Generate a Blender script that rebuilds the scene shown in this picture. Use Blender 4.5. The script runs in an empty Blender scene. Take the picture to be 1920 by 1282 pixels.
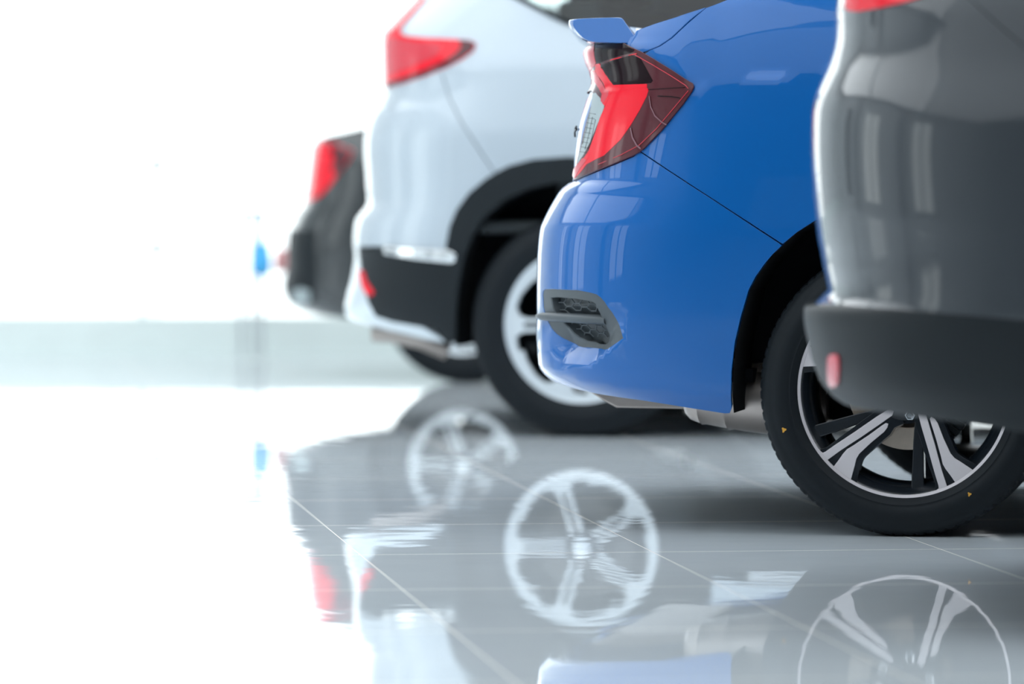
import bpy, bmesh, math, random
import numpy as np
from mathutils import Vector, Matrix
from mathutils.geometry import delaunay_2d_cdt

S = bpy.context.scene
COL = S.collection
random.seed(7)

# ------------------------------------------------------------------ camera, sky, exposure
F = 9000.0            # focal length in pixels of the 1920 px wide frame
CX, HY = 960.0, 338.0 # centre column, horizon row
H = 0.785             # camera height
cd = bpy.data.cameras.new('camera')
cam = bpy.data.objects.new('camera', cd)
COL.objects.link(cam)
cam.location = (0, 0, H)
cam.rotation_euler = (math.radians(90), 0, 0)
cd.sensor_width = 36.0
cd.lens = F / 1920.0 * 36.0
cd.shift_y = -(641.0 - HY) / 1920.0
cd.clip_start = 0.05
cd.clip_end = 300
cd.dof.use_dof = True
cd.dof.focus_distance = 10.45
cd.dof.aperture_fstop = 2.5
S.camera = cam

S.view_settings.view_transform = 'Standard'
S.view_settings.look = 'None'
S.view_settings.gamma = 1.0
S.view_settings.use_curve_mapping = False
S.view_settings.exposure = 0.0

w = bpy.data.worlds.new('overcast_sky')
S.world = w
w.use_nodes = True
bgn = w.node_tree.nodes['Background']
bgn.inputs[0].default_value = (0.93, 0.975, 1.0, 1)
bgn.inputs[1].default_value = 3.0

S.cycles.max_bounces = 8
S.cycles.transparent_max_bounces = 16
S.cycles.caustics_reflective = False
S.cycles.caustics_refractive = False
S.cycles.sample_clamp_indirect = 6.0


def area_lamp(name, loc, rot, sx, sy, power, color=(1, 1, 1)):
    l = bpy.data.lights.new(name, 'AREA')
    l.shape = 'RECTANGLE'
    l.size, l.size_y = sx, sy
    l.energy = power
    l.color = color
    o = bpy.data.objects.new(name, l)
    COL.objects.link(o)
    o.location = loc
    o.rotation_euler = rot
    return o


# ------------------------------------------------------------------ materials
def mat(name, col, rough=0.5, metal=0.0, coat=0.0, spec=0.5, coat_rough=0.02, noise=None, flake=None, emit=None, trans=0.0, alpha=1.0):
    m = bpy.data.materials.new(name)
    m.use_nodes = True
    nt = m.node_tree
    b = nt.nodes['Principled BSDF']
    b.inputs['Base Color'].default_value = (*col, 1)
    b.inputs['Roughness'].default_value = rough
    b.inputs['Metallic'].default_value = metal
    b.inputs['Coat Weight'].default_value = coat
    b.inputs['Coat Roughness'].default_value = coat_rough
    b.inputs['Coat IOR'].default_value = 1.4
    b.inputs['Specular IOR Level'].default_value = spec
    b.inputs['Transmission Weight'].default_value = trans
    if emit:
        b.inputs['Emission Color'].default_value = (*emit[0], 1)
        b.inputs['Emission Strength'].default_value = emit[1]
    if noise:                      # (scale, amount, bump)
        tc = nt.nodes.new('ShaderNodeTexCoord')
        n = nt.nodes.new('ShaderNodeTexNoise')
        n.inputs['Scale'].default_value = noise[0]
        n.inputs['Detail'].default_value = 5
        nt.links.new(tc.outputs['Object'], n.inputs['Vector'])
        mx = nt.nodes.new('ShaderNodeMix')
        mx.data_type = 'RGBA'
        mx.inputs[6].default_value = (*[c * (1 - noise[1]) for c in col], 1)
        mx.inputs[7].default_value = (*[min(1, c * (1 + noise[1])) for c in col], 1)
        nt.links.new(n.outputs['Fac'], mx.inputs[0])
        nt.links.new(mx.outputs[2], b.inputs['Base Color'])
        if noise[2]:
            bp = nt.nodes.new('ShaderNodeBump')
            bp.inputs['Strength'].default_value = noise[2]
            bp.inputs['Distance'].default_value = 0.002
            nt.links.new(n.outputs['Fac'], bp.inputs['Height'])
            nt.links.new(bp.outputs['Normal'], b.inputs['Normal'])
    return m


def glass_mat(name, tint, mixv=0.12, rough=0.0):
    m = bpy.data.materials.new(name)
    m.use_nodes = True
    nt = m.node_tree
    nt.nodes.clear()
    o = nt.nodes.new('ShaderNodeOutputMaterial')
    t = nt.nodes.new('ShaderNodeBsdfTransparent')
    t.inputs[0].default_value = (*tint, 1)
    g = nt.nodes.new('ShaderNodeBsdfGlossy')
    g.inputs['Roughness'].default_value = rough
    mx = nt.nodes.new('ShaderNodeMixShader')
    lw = nt.nodes.new('ShaderNodeFresnel')
    lw.inputs[0].default_value = 1.5
    nt.links.new(lw.outputs[0], mx.inputs[0])
    nt.links.new(t.outputs[0], mx.inputs[1])
    nt.links.new(g.outputs[0], mx.inputs[2])
    nt.links.new(mx.outputs[0], o.inputs[0])
    return m


M = {}
M['blue'] = mat('blue_pearl_paint', (0.0, 0.108, 0.385), 0.35, 0.0, 1.0, 0.15)
M['silver'] = mat('silver_paint', (0.45, 0.515, 0.57), 0.32, 0.15, 1.0)
M['grey'] = mat('grey_metallic_paint', (0.045, 0.052, 0.060), 0.35, 0.1, 1.0, 0.2)
M['black'] = mat('black_paint', (0.035, 0.04, 0.042), 0.25, 0.2, 1.0)
M['clad'] = mat('black_grained_plastic', (0.010, 0.014, 0.017), 0.5, 0, 0, 0.22, noise=(400, 0.1, 0.15))
M['fog'] = mat('grey_grained_plastic', (0.085, 0.10, 0.11), 0.45, 0, 0, 0.3, noise=(600, 0.08, 0.1))
M['fogin'] = mat('dark_grille_plastic', (0.05, 0.062, 0.07), 0.4)
M['liner'] = mat('black_liner_felt', (0.006, 0.007, 0.009), 0.95, spec=0.15)
M['rubber'] = mat('tyre_rubber', (0.006, 0.009, 0.012), 0.6, spec=0.2, noise=(90, 0.15, 0.1))
M['rimblack'] = mat('gloss_black_alloy', (0.006, 0.009, 0.013), 0.22, 0.0, 0.0, 0.5)
M['machined'] = mat('machined_alloy', (0.66, 0.62, 0.64), 0.42, 0.45)
M['alloy'] = mat('silver_alloy', (0.72, 0.78, 0.82), 0.32, 0.45, 0.4)
M['chrome'] = mat('chrome', (0.9, 0.92, 0.93), 0.12, 1.0)
M['steel'] = mat('exhaust_steel', (0.42, 0.37, 0.34), 0.38, 0.85, noise=(14, 0.25, 0.2))
M['disc'] = mat('brake_disc_iron', (0.55, 0.46, 0.38), 0.4, 0.7, noise=(30, 0.2, 0.1))
M['dulldisc'] = mat('dark_brake_disc', (0.10, 0.095, 0.09), 0.45, 0.5)
M['glass'] = mat('tinted_car_glass', (0.012, 0.02, 0.022), 0.04, 0, 1.0)
M['seeglass'] = glass_mat('clear_car_glass', (0.50, 0.60, 0.60))
M['red'] = mat('red_lens', (0.80, 0.004, 0.02), 0.12, 0, 0.0, 0.4)
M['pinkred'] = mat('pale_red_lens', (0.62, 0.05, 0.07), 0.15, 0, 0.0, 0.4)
M['maroon'] = mat('smoked_red_lens', (0.085, 0.018, 0.024), 0.10, 0, 0.0, 0.4)
M['darklens'] = mat('black_red_lens', (0.008, 0.001, 0.003), 0.10, 0, 0.0, 0.15)
M['lensreflection'] = mat('mauve_lens_reflection', (0.20, 0.09, 0.11), 0.2, spec=0.4)  # tone of the reflection lines painted on the smoked lens
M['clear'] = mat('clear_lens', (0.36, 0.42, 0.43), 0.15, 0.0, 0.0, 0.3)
M['interior'] = mat('grey_cabin_trim', (0.05, 0.06, 0.065), 0.7)
M['yellow'] = mat('yellow_paint_mark', (0.6, 0.30, 0.03), 0.6)
M['lug'] = mat('lug_steel', (0.6, 0.63, 0.66), 0.2, 1.0)


# ------------------------------------------------------------------ helpers
def new_obj(name, verts, faces, m, parent=None, normals=None, smooth=True):
    me = bpy.data.meshes.new(name)
    me.from_pydata([tuple(map(float, v)) for v in verts], [], [tuple(int(i) for i in f) for f in faces])
    me.update()
    if smooth:
        me.shade_smooth()
    if normals is not None:
        me.normals_split_custom_set_from_vertices([tuple(map(float, n)) for n in normals])
    if m:
        me.materials.append(m)
    o = bpy.data.objects.new(name, me)
    COL.objects.link(o)
    if parent:
        o.parent = parent
    return o


def empty(name, loc, rz=0.0, label=None, cat=None, group=None):
    o = bpy.data.objects.new(name, None)
    COL.objects.link(o)
    o.location = loc
    o.rotation_euler = (0, 0, rz)
    o.empty_display_size = 0.2
    if label: o['label'] = label
    if cat: o['category'] = cat
    if group: o['group'] = group
    return o


def tag(o, label=None, cat=None, group=None, kind=None):
    if label: o['label'] = label
    if cat: o['category'] = cat
    if group: o['group'] = group
    if kind: o['kind'] = kind
    return o


class MB:
    """collects simple shapes into one mesh"""
    def __init__(s): s.v, s.f = [], []
    def box(s, x0, x1, y0, y1, z0, z1):
        b = len(s.v)
        s.v += [(x, y, z) for x in (x0, x1) for y in (y0, y1) for z in (z0, z1)]
        s.f += [(b, b+1, b+3, b+2), (b+4, b+6, b+7, b+5), (b, b+4, b+5, b+1), (b+2, b+3, b+7, b+6), (b, b+2, b+6, b+4), (b+1, b+5, b+7, b+3)]
        return s
    def tube(s, pts, r, n=10, rs=None, squash=None):
        pts = [Vector(p) for p in pts]
        b = len(s.v)
        for i, p in enumerate(pts):
            d = (pts[min(i+1, len(pts)-1)] - pts[max(i-1, 0)]).normalized()
            a = d.orthogonal().normalized() if abs(d.z) > 0.95 else d.cross(Vector((0, 0, 1))).normalized()
            c = d.cross(a).normalized()
            rr = rs[i] if rs else r
            for k in range(n):
                t = 2*math.pi*k/n
                s.v.append(tuple(p + a*math.cos(t)*rr*(squash or 1) + c*math.sin(t)*rr))
        for i in range(len(pts)-1):
            for k in range(n):
                k2 = (k+1) % n
                s.f.append((b+i*n+k, b+i*n+k2, b+(i+1)*n+k2, b+(i+1)*n+k))
        s.f.append(tuple(b+k for k in range(n))[::-1])
        s.f.append(tuple(b+(len(pts)-1)*n+k for k in range(n)))
        return s
    def lathe(s, prof, n=64, a0=0.0, a1=2*math.pi, cy=0.0):
        """profile (r, y) about the Y axis"""
        b = len(s.v)
        full = abs(a1-a0-2*math.pi) < 1e-6
        m = n if full else n+1
        for k in range(m):
            t = a0+(a1-a0)*k/n
            for r, y in prof:
                s.v.append((r*math.cos(t), y, r*math.sin(t)))
        P = len(prof)
        for k in range(n):
            k2 = (k+1) % m
            for i in range(P-1):
                s.f.append((b+k*P+i, b+k*P+i+1, b+k2*P+i+1, b+k2*P+i))
        return s
    def build(s, name, m, parent=None, smooth=False, bevel=0.0, auto=True):
        o = new_obj(name, s.v, s.f, m, parent, smooth=smooth)
        bm = bmesh.new(); bm.from_mesh(o.data)
        bmesh.ops.recalc_face_normals(bm, faces=bm.faces)
        bm.to_mesh(o.data); bm.free()
        if smooth and auto:
            o.data.set_sharp_from_angle(angle=math.radians(40))
        if bevel:
            mo = o.modifiers.new('bevel', 'BEVEL'); mo.width = bevel; mo.segments = 2; mo.limit_method = 'ANGLE'
        return o


def resample(poly, step):
    out = []
    n = len(poly)
    for i in range(n):
        a = np.array(poly[i]); b = np.array(poly[(i+1) % n])
        L = np.linalg.norm(b-a)
        k = max(1, int(math.ceil(L/step)))
        for j in range(k):
            out.append(a+(b-a)*j/k)
    return np.array(out)


def inside(pts, poly):
    x, y = pts[:, 0], pts[:, 1]
    c = np.zeros(len(pts), bool)
    n = len(poly)
    for i in range(n):
        x1, y1 = poly[i]; x2, y2 = poly[(i+1) % n]
        if y1 == y2: continue
        cond = ((y1 > y) != (y2 > y)) & (x < (x2-x1)*(y-y1)/(y2-y1)+x1)
        c ^= cond
    return c


def dist_to(pts, seg):
    d = np.full(len(pts), 1e9)
    for q in seg:
        d = np.minimum(d, (pts[:, 0]-q[0])**2+(pts[:, 1]-q[1])**2)
    return np.sqrt(d)


def smooth_poly(poly, it=1, keep=()):
    """corner cutting on a closed polygon, leaving the KEEP corners"""
    for _ in range(it):
        out = []
        n = len(poly)
        for i in range(n):
            p, a, b = np.array(poly[i]), np.array(poly[i-1]), np.array(poly[(i+1) % n])
            if i in keep and _ == 0:
                out.append(tuple(p))
            else:
                out.append(tuple(p*0.75+a*0.25)); out.append(tuple(p*0.75+b*0.25))
        poly = out; keep = ()
    return poly


def panel(name, poly, mapf, m, parent=None, holes=(), step=0.02, lip=0.014, off=0.0, roll=0.0015, mirror=None, sub=None):
    """a curved sheet: POLY (and HOLES) in the map's own plane, carried to 3-D by MAPF(a,b)->(N,3), with a rolled edge"""
    eb = min(step, 0.012) if sub is None else sub
    rings = [resample(poly, eb)]+[resample(h, eb) for h in holes]
    lo, hi = rings[0].min(0), rings[0].max(0)
    gx = np.arange(lo[0]+step/2, hi[0], step); gy = np.arange(lo[1]+step/2, hi[1], step)
    G = np.array([(x+(0.5*step if j % 2 else 0)*0.0, y) for j, y in enumerate(gy) for x in gx]) if len(gx) and len(gy) else np.zeros((0, 2))
    if len(G):
        ok = inside(G, rings[0])
        for h in rings[1:]: ok &= ~inside(G, h)
        G = G[ok]
    if len(G):
        allb = np.vstack(rings)
        # drop grid points too near the edges
        keep = np.ones(len(G), bool)
        for i0 in range(0, len(allb), 200):
            blk = allb[i0:i0+200]
            d2 = ((G[:, None, :]-blk[None])**2).sum(2).min(1)
            keep &= d2 > (0.45*min(step, eb*1.5))**2
        G = G[keep]
    verts, edges, base = [], [], 0
    for r in rings:
        n = len(r)
        verts += [tuple(p) for p in r]
        edges += [(base+i, base+(i+1) % n) for i in range(n)]
        base += n
    verts += [tuple(p) for p in G]
    vo, eo, fo, ov, oe, of = delaunay_2d_cdt([Vector((float(a), float(b))) for a, b in verts], edges, [], 0, 1e-7)
    V2 = np.array([(v.x, v.y) for v in vo])
    T = np.array([list(f) for f in fo])
    cen = V2[T].mean(1)
    ok = inside(cen, rings[0])
    for h in rings[1:]: ok &= ~inside(cen, h)
    T = T[ok]
    def P(q): return mapf(q[:, 0], q[:, 1])
    e = 0.0015
    def N(q):
        du = mapf(q[:, 0]+e, q[:, 1])-mapf(q[:, 0]-e, q[:, 1])
        dv = mapf(q[:, 0], q[:, 1]+e)-mapf(q[:, 0], q[:, 1]-e)
        nn = np.cross(du, dv)
        nn /= np.linalg.norm(nn, axis=1)[:, None]+1e-12
        return nn
    p3 = P(V2); n3 = N(V2)
    sgn = panel.sgn
    if panel.center is not None:
        sgn = 1.0 if ((p3-np.array(panel.center))*n3).sum(1).mean() > 0 else -1.0
    n3 = n3*sgn
    p3 = p3+n3*off
    # orient triangles
    a, b, c = p3[T[:, 0]], p3[T[:, 1]], p3[T[:, 2]]
    fn = np.cross(b-a, c-a)
    flip = (fn*n3[T[:, 0]]).sum(1) < 0
    T[flip] = T[flip][:, ::-1]
    VV = [p3]; NN = [n3]; FF = [list(t) for t in T]
    base = len(p3)
    if lip:
        for ri, r in enumerate(rings):
            n = len(r)
            p = P(r); q = N(r)*sgn; p = p+q*off
            tan = np.roll(p, -1, 0)-np.roll(p, 1, 0)
            tan /= np.linalg.norm(tan, axis=1)[:, None]+1e-12
            out = np.cross(tan, q)
            # sign so that it points away from the sheet
            area = 0.5*np.sum(r[:, 0]*np.roll(r[:, 1], -1)-np.roll(r[:, 0], -1)*r[:, 1])
            test = mapf(r[:1, 0]+0, r[:1, 1]+0)
            t2 = np.roll(r, -1, 0)-np.roll(r, 1, 0)
            o2 = np.stack([t2[:, 1], -t2[:, 0]], 1)*(1 if area > 0 else -1)
            if ri > 0: o2 = -o2
            o2 /= np.linalg.norm(o2, axis=1)[:, None]+1e-12
            pr = P(r+o2*0.002)-P(r)
            sg = np.where((pr*out).sum(1) < 0, -1.0, 1.0)
            out *= sg[:, None]
            r1 = p-q*roll+out*roll*0.6
            r2 = p-q*lip+out*roll*0.6
            i0, i1, i2, i3 = base, base+n, base+2*n, base+3*n
            VV += [p, r1, r1, r2]; NN += [q, (q+out*1.2)/np.linalg.norm(q+out*1.2, axis=1)[:, None], out, out]
            for i in range(n):
                j = (i+1) % n
                for A, B in ((i0, i1), (i2, i3)):
                    quad = [A+i, A+j, B+j, B+i]
                    FF.append(quad)
            base += 4*n
    VV = np.vstack(VV); NN = np.vstack(NN)
    # orient quads by their normals
    F2 = []
    for f in FF:
        if len(f) == 4:
            x = np.cross(VV[f[1]]-VV[f[0]], VV[f[3]]-VV[f[0]])
            if np.dot(x, NN[f[0]]+NN[f[2]]) < 0: f = f[::-1]
        F2.append(f)
    o = None
    if mirror is None or mirror > 0:
        o = new_obj(name, VV, F2, m, parent, NN)
    if mirror is not None: only = mirror < 0; mirror = abs(mirror)
    if mirror is not None:
        V3 = VV.copy(); V3[:, 1] = mirror-V3[:, 1]
        N3 = NN.copy(); N3[:, 1] *= -1
        o2 = new_obj(name, V3, [f[::-1] for f in F2], m, parent, N3)
        return o, o2
    return o
panel.sgn = 1.0
panel.center = None


# ------------------------------------------------------------------ car body: stacked plan curves
def corner_table(a, W, n):
    t = np.linspace(0, math.pi/2, 1500)
    x = a*np.sin(t)**(2/n)
    y = W*(1-np.cos(t)**(2/n))
    s = np.concatenate([[0], np.cumsum(np.hypot(np.diff(x), np.diff(y)))])
    return s, x, y


class Body:
    def __init__(c, hub_px, D, phi, Wh, a, n, sil, inset, front, dent=None):
        c.phi = math.radians(phi); c.D = D; c.Wh = Wh; c.a = a
        c.X = (hub_px-CX)/F*D
        ii = np.array(inset, float)
        gg = np.linspace(ii[0, 0]-0.1, ii[-1, 0]+0.1, 800)
        kk = max(1, int(0.035/(gg[1]-gg[0]))); kr = np.hanning(2*kk+3)[1:-1]; kr /= kr.sum()
        c.ins = np.stack([gg, np.convolve(np.pad(np.interp(gg, ii[:, 0], ii[:, 1]), kk, mode='edge'), kr, 'valid')], 1)
        c.dent = dent
        c.rs, c.rx, c.ry = corner_table(a, Wh, n)
        c.Smax = c.rs[-1]
        c.uF, aF, nF = front
        c.fs, c.fx, c.fy = corner_table(aF, Wh, nF)
        c.uF0 = c.uF-aF
        c.Sf = c.fs[-1]
        # where the outline of each slice has to fall
        sil = np.array(sil, float)
        py, px = sil[:, 0], sil[:, 1]
        w3 = (c.rx/c.a)**3
        def solve(uc0, dl, z, which):
            for _ in range(12):
                for j in range(len(py)):
                    i = np.interp(z[j], c.ins[:, 0], c.ins[:, 1])
                    u = uc0[j]-c.rx-dl[j]*w3; v = i+c.ry*(Wh-i)/Wh
                    uu = np.concatenate([u, u[::-1]]); vv = np.concatenate([v, 2*Wh-v[::-1]])
                    X, DD = c.X+uu*math.cos(c.phi)+vv*math.sin(c.phi), D-uu*math.sin(c.phi)+vv*math.cos(c.phi)
                    p = CX+F*X/DD
                    k = int(np.argmin(p))
                    e = (px[j]-p[k])*DD[k]/F/math.cos(c.phi)
                    if which: dl[j] -= e/max(0.3, w3[min(k, 2*len(w3)-1-k)])
                    else: uc0[j] += e
                    z[j] = H-(py[j]-HY)/F*DD[k]
            return uc0, dl, z
        N = len(py)
        u0, d0, z0 = solve(np.full(N, -0.05), np.zeros(N), H-(py-HY)/F*D, False)
        o = np.argsort(z0)
        g = np.linspace(z0[o][0]-0.25, z0[o][-1]+0.25, 1500)
        gu = np.interp(g, z0[o], u0[o])
        dz = g[1]-g[0]
        def smooth(a, r):
            k = max(1, int(r/dz)); ker = np.hanning(2*k+3)[1:-1]; ker /= ker.sum()
            return np.convolve(np.pad(a, k, mode='edge'), ker, 'valid')
        gs = smooth(gu, 0.16)
        us = np.interp(z0, g, gs)
        us, dl, z1 = solve(us.copy(), np.zeros(N), z0.copy(), True)
        o = np.argsort(z1)
        c.gz, c.gu = g, gs
        c.gd = smooth(np.interp(g, z1[o], dl[o]), 0.007)

    def uc(c, z): return np.interp(z, c.gz, c.gu)

    def P(c, s, z, d=True):
        s = np.asarray(s, float); z = np.asarray(z, float)
        i = np.interp(z, c.ins[:, 0], c.ins[:, 1])
        uc = c.uc(z)
        x = np.interp(s, c.rs, c.rx); y = np.interp(s, c.rs, c.ry)
        u = np.where(s > 0, uc-x-np.interp(z, c.gz, c.gd)*(x/c.a)**3, uc-s)
        yv = np.where(s > 0, y, 0)
        e = u-c.uF0
        fr = e > 0
        u = np.where(fr, c.uF0+np.interp(e, c.fs, c.fx), u)
        yv = np.where(fr, np.interp(e, c.fs, c.fy), yv)
        v = i+yv*(c.Wh-i)/c.Wh
        p = np.stack([u, v, z], -1)
        if d and c.dent is not None:
            px, py = c.proj(p)
            dd = c.dent(px, py, p)
            h = 0.004
            # outward direction in plan
            q = c.P(s+h, z, False)-c.P(s-h, z, False)
            nx, ny = -q[:, 1], q[:, 0]
            L = np.hypot(nx, ny)+1e-9
            p[:, 0] += -nx/L*dd*0+(-1)*(-nx/L)*0
            # (nx,ny) points outwards on the near side (towards -v)
            p[:, 0] -= nx/L*dd; p[:, 1] -= ny/L*dd
        return p

    def world(c, p):
        X = c.X+p[..., 0]*math.cos(c.phi)+p[..., 1]*math.sin(c.phi)
        Y = c.D-p[..., 0]*math.sin(c.phi)+p[..., 1]*math.cos(c.phi)
        return X, Y, p[..., 2]

    def proj(c, p):
        X, Y, Z = c.world(p)
        return CX+F*X/Y, HY-F*(Z-H)/Y

    def ssil(c, z):
        """arc position of the outline, seen from the camera, for heights z"""
        z = np.asarray(z, float); K = 260
        ss = np.linspace(0, c.Smax, K)
        S_ = np.tile(ss, len(z)); Z_ = np.repeat(z, K)
        p = c.proj(c.P(S_, Z_, False))[0].reshape(len(z), K)
        return ss[np.argmin(p, 1)]

    def sz(c, pts, closed=False):
        """points given as photo positions, ('u',u,z), ('s',s,z), ('d',past the outline,z) or ('m',z: rear centre) -> (s,z)"""
        full = []
        n = len(pts)
        for i, q in enumerate(pts):
            full.append(q)
            nx = pts[(i+1) % n]
            if not isinstance(q[0], str) and not isinstance(nx[0], str) and (i+1 < n or closed):
                L = math.hypot(nx[0]-q[0], nx[1]-q[1]); k = int(L/14)
                for j in range(1, k+1):
                    t = j/(k+1); full.append((q[0]+(nx[0]-q[0])*t, q[1]+(nx[1]-q[1])*t))
        ix = [i for i, q in enumerate(full) if not isinstance(q[0], str)]
        res = [None]*len(full)
        if ix:
            px = np.array([full[i][0] for i in ix], float); py = np.array([full[i][1] for i in ix], float)
            DD = np.full(len(ix), c.D)
            for _ in range(7):
                z = H-(py-HY)/F*DD
                hi = c.ssil(z); lo = np.full(len(ix), -4.8)
                top = c.proj(c.P(hi, z, False))[0]
                at_edge = top >= px
                lo2, hi2 = lo.copy(), hi.copy()
                for _b in range(26):
                    mid = (lo2+hi2)/2
                    g = c.proj(c.P(mid, z, False))[0] > px
                    lo2 = np.where(g, mid, lo2); hi2 = np.where(g, hi2, mid)
                s_ = np.where(at_edge, hi, (lo2+hi2)/2)
                DD = c.world(c.P(s_, z, False))[1]
            for k, i in enumerate(ix): res[i] = (float(s_[k]), float(z[k]))
        for i, q in enumerate(full):
            if not isinstance(q[0], str): continue
            if q[0] == 'u':
                x = float(c.uc(q[2]))-q[1]
                res[i] = (x if x < 0 else float(np.interp(x, c.rx, c.rs)), q[2])
            elif q[0] == 's': res[i] = (q[1], q[2])
            elif q[0] == 'd': res[i] = (min(float(c.ssil([q[2]])[0])+q[1], c.Smax-0.02), q[2])
            elif q[0] == 'm': res[i] = (c.Smax, q[1])
        return res

    def panel(c, name, pts, m, parent, holes=(), mirror=True, smooth=0, keep=(), **k):
        poly = c.sz(pts, True)
        if smooth: poly = smooth_poly(poly, smooth, keep)
        panel.center = (1.3, c.Wh, 0.7)
        o = panel(name, poly, c.P, m, parent, holes=[c.sz(h, True) for h in holes], mirror=(-2*c.Wh if mirror == 'only' else 2*c.Wh if mirror else None), **k)
        return o

    def root(c, name, label, cat):
        return empty(name, (c.X, c.D, 0), -c.phi, label, cat)

    def loft(c, name, edge, m, parent, crown, nv=14):
        """a crowned sheet between the near edge (list of (s,z)) and its twin on the far side"""
        e = []
        for (a, b) in zip(edge[:-1], edge[1:]):
            L = math.hypot(b[0]-a[0], b[1]-a[1]); k = max(1, int(L/0.03))
            e += [(a[0]+(b[0]-a[0])*j/k, a[1]+(b[1]-a[1])*j/k) for j in range(k)]
        e.append(edge[-1])
        e = np.array(e)
        p = c.P(e[:, 0], e[:, 1])
        V, Fc = [], []
        for q in p:
            half = c.Wh-q[1]
            for j in range(nv+1):
                t = -1+2*j/nv
                V.append((q[0], c.Wh+t*half, q[2]-0.001+crown*(1-t*t)*min(1, half/0.5)))
        for i in range(len(p)-1):
            for j in range(nv):
                b = i*(nv+1)+j
                Fc.append((b, b+1, b+nv+2, b+nv+1))
        o = new_obj(name, V, Fc, m, parent)
        bm = bmesh.new(); bm.from_mesh(o.data)
        bmesh.ops.recalc_face_normals(bm, faces=bm.faces)
        if sum(f.normal.z*f.calc_area() for f in bm.faces) < 0:
            bmesh.ops.reverse_faces(bm, faces=bm.faces)
        bm.to_mesh(o.data); bm.free()
        return o


# ------------------------------------------------------------------ wheels
def tyre(name, Rt, Rb, wd, hubz, parent, mark=False):
    """tread from y=0 (outer face) to y=wd, sidewall bulging to y=-0.01"""
    g = 0.007
    h = Rt-Rb
    prof = [(Rb-0.004, 0.012), (Rb+0.001, 0.003), (Rb+0.10*h, -0.004), (Rb+0.16*h, -0.0085), (Rb+0.20*h, -0.0078), (Rb+0.24*h, -0.0105), (Rb+0.40*h, -0.013), (Rb+0.58*h, -0.0125),
            (Rb+0.60*h, -0.0105), (Rb+0.70*h, -0.009), (Rb+0.80*h, -0.004), (Rb+0.86*h, 0.001), (Rb+0.875*h, 0.004), (Rb+0.91*h, 0.006), (Rb+0.955*h, 0.012), (Rt-0.0032, 0.021), (Rt-0.0012, 0.030), (Rt, 0.042)]
    ns = len(prof)
    ys = [0.052, 0.053, 0.061, 0.062, wd/2-0.014, wd/2-0.013, wd/2-0.004, wd/2-0.003]
    mid = []
    for k, y in enumerate(ys):
        mid.append((Rt-(g if k % 4 in (1, 2) else 0), y))
    half = prof+mid
    full = half+[(r, wd-y) for r, y in reversed(half)]
    n = 420
    V, Fc = [], []
    P_ = len(full)
    for k in range(n):
        t = 2*math.pi*k/n
        slot = (k % 5 == 0)
        for i, (r, y) in enumerate(full):
            rr = r
            edge = min(y, wd-y)
            if slot and 0.004 < edge < 0.050 and r > Rb+0.88*h: rr -= 0.004*min(1, (r-(Rb+0.88*h))/0.006)
            x, z = rr*math.cos(t), rr*math.sin(t)
            V.append((x, y, max(z, -hubz)))
    for k in range(n):
        k2 = (k+1) % n
        for i in range(P_-1):
            Fc.append((k*P_+i, k2*P_+i, k2*P_+i+1, k*P_+i+1))
    o = new_obj(name, V, Fc, M['rubber'], parent)
    bm = bmesh.new(); bm.from_mesh(o.data); bmesh.ops.recalc_face_normals(bm, faces=bm.faces); bm.to_mesh(o.data); bm.free()
    o.data.set_sharp_from_angle(angle=math.radians(50))
    return o


def rotp(pts, deg):
    a = math.radians(deg)
    return [(x*math.cos(a)-z*math.sin(a), x*math.sin(a)+z*math.cos(a)) for x, z in pts]


def face_panel(name, pts, front, depth, m, parent, step=0.02, roll=0.001):
    panel.center = (0, 10, 0)
    def mp(x, z):
        r = np.hypot(x, z)
        return np.stack([x, np.interp(r, front[0], front[1]), z], -1)
    return panel(name, pts, mp, m, parent, step=step, lip=depth, roll=roll, sub=0.006)


def join(objs, name):
    """merge freshly built part meshes of one part into one mesh"""
    V, Fc, N = [], [], []
    for o in objs:
        b = len(V)
        me = o.data
        V += [tuple(v.co) for v in me.vertices]
        nn = [None]*len(me.vertices)
        for l in me.loops: nn[l.vertex_index] = tuple(me.corner_normals[l.index].vector)
        N += [x or (0, 0, 1) for x in nn]
        Fc += [tuple(b+i for i in p.vertices) for p in me.polygons]
    m = objs[0].data.materials[0]; par = objs[0].parent
    for o in objs: bpy.data.objects.remove(o)
    return new_obj(name, V, Fc, m, par, N)


def wheel_common(parent, Rb, wd, hubz, Rt):
    b = MB()
    # barrel open at the back, inner slope at the face
    b.lathe([(Rb+0.002, 0.008), (Rb-0.004, 0.010), (Rb-0.012, 0.020), (Rb-0.022, 0.032), (Rb-0.030, 0.045), (Rb-0.034, 0.09), (Rb-0.030, wd*0.75), (Rb-0.006, wd-0.015), (Rb, wd-0.008), (Rb+0.006, wd-0.015), (Rb+0.002, 0.11), (Rb+0.002, 0.008)], 96)
    return b


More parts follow.
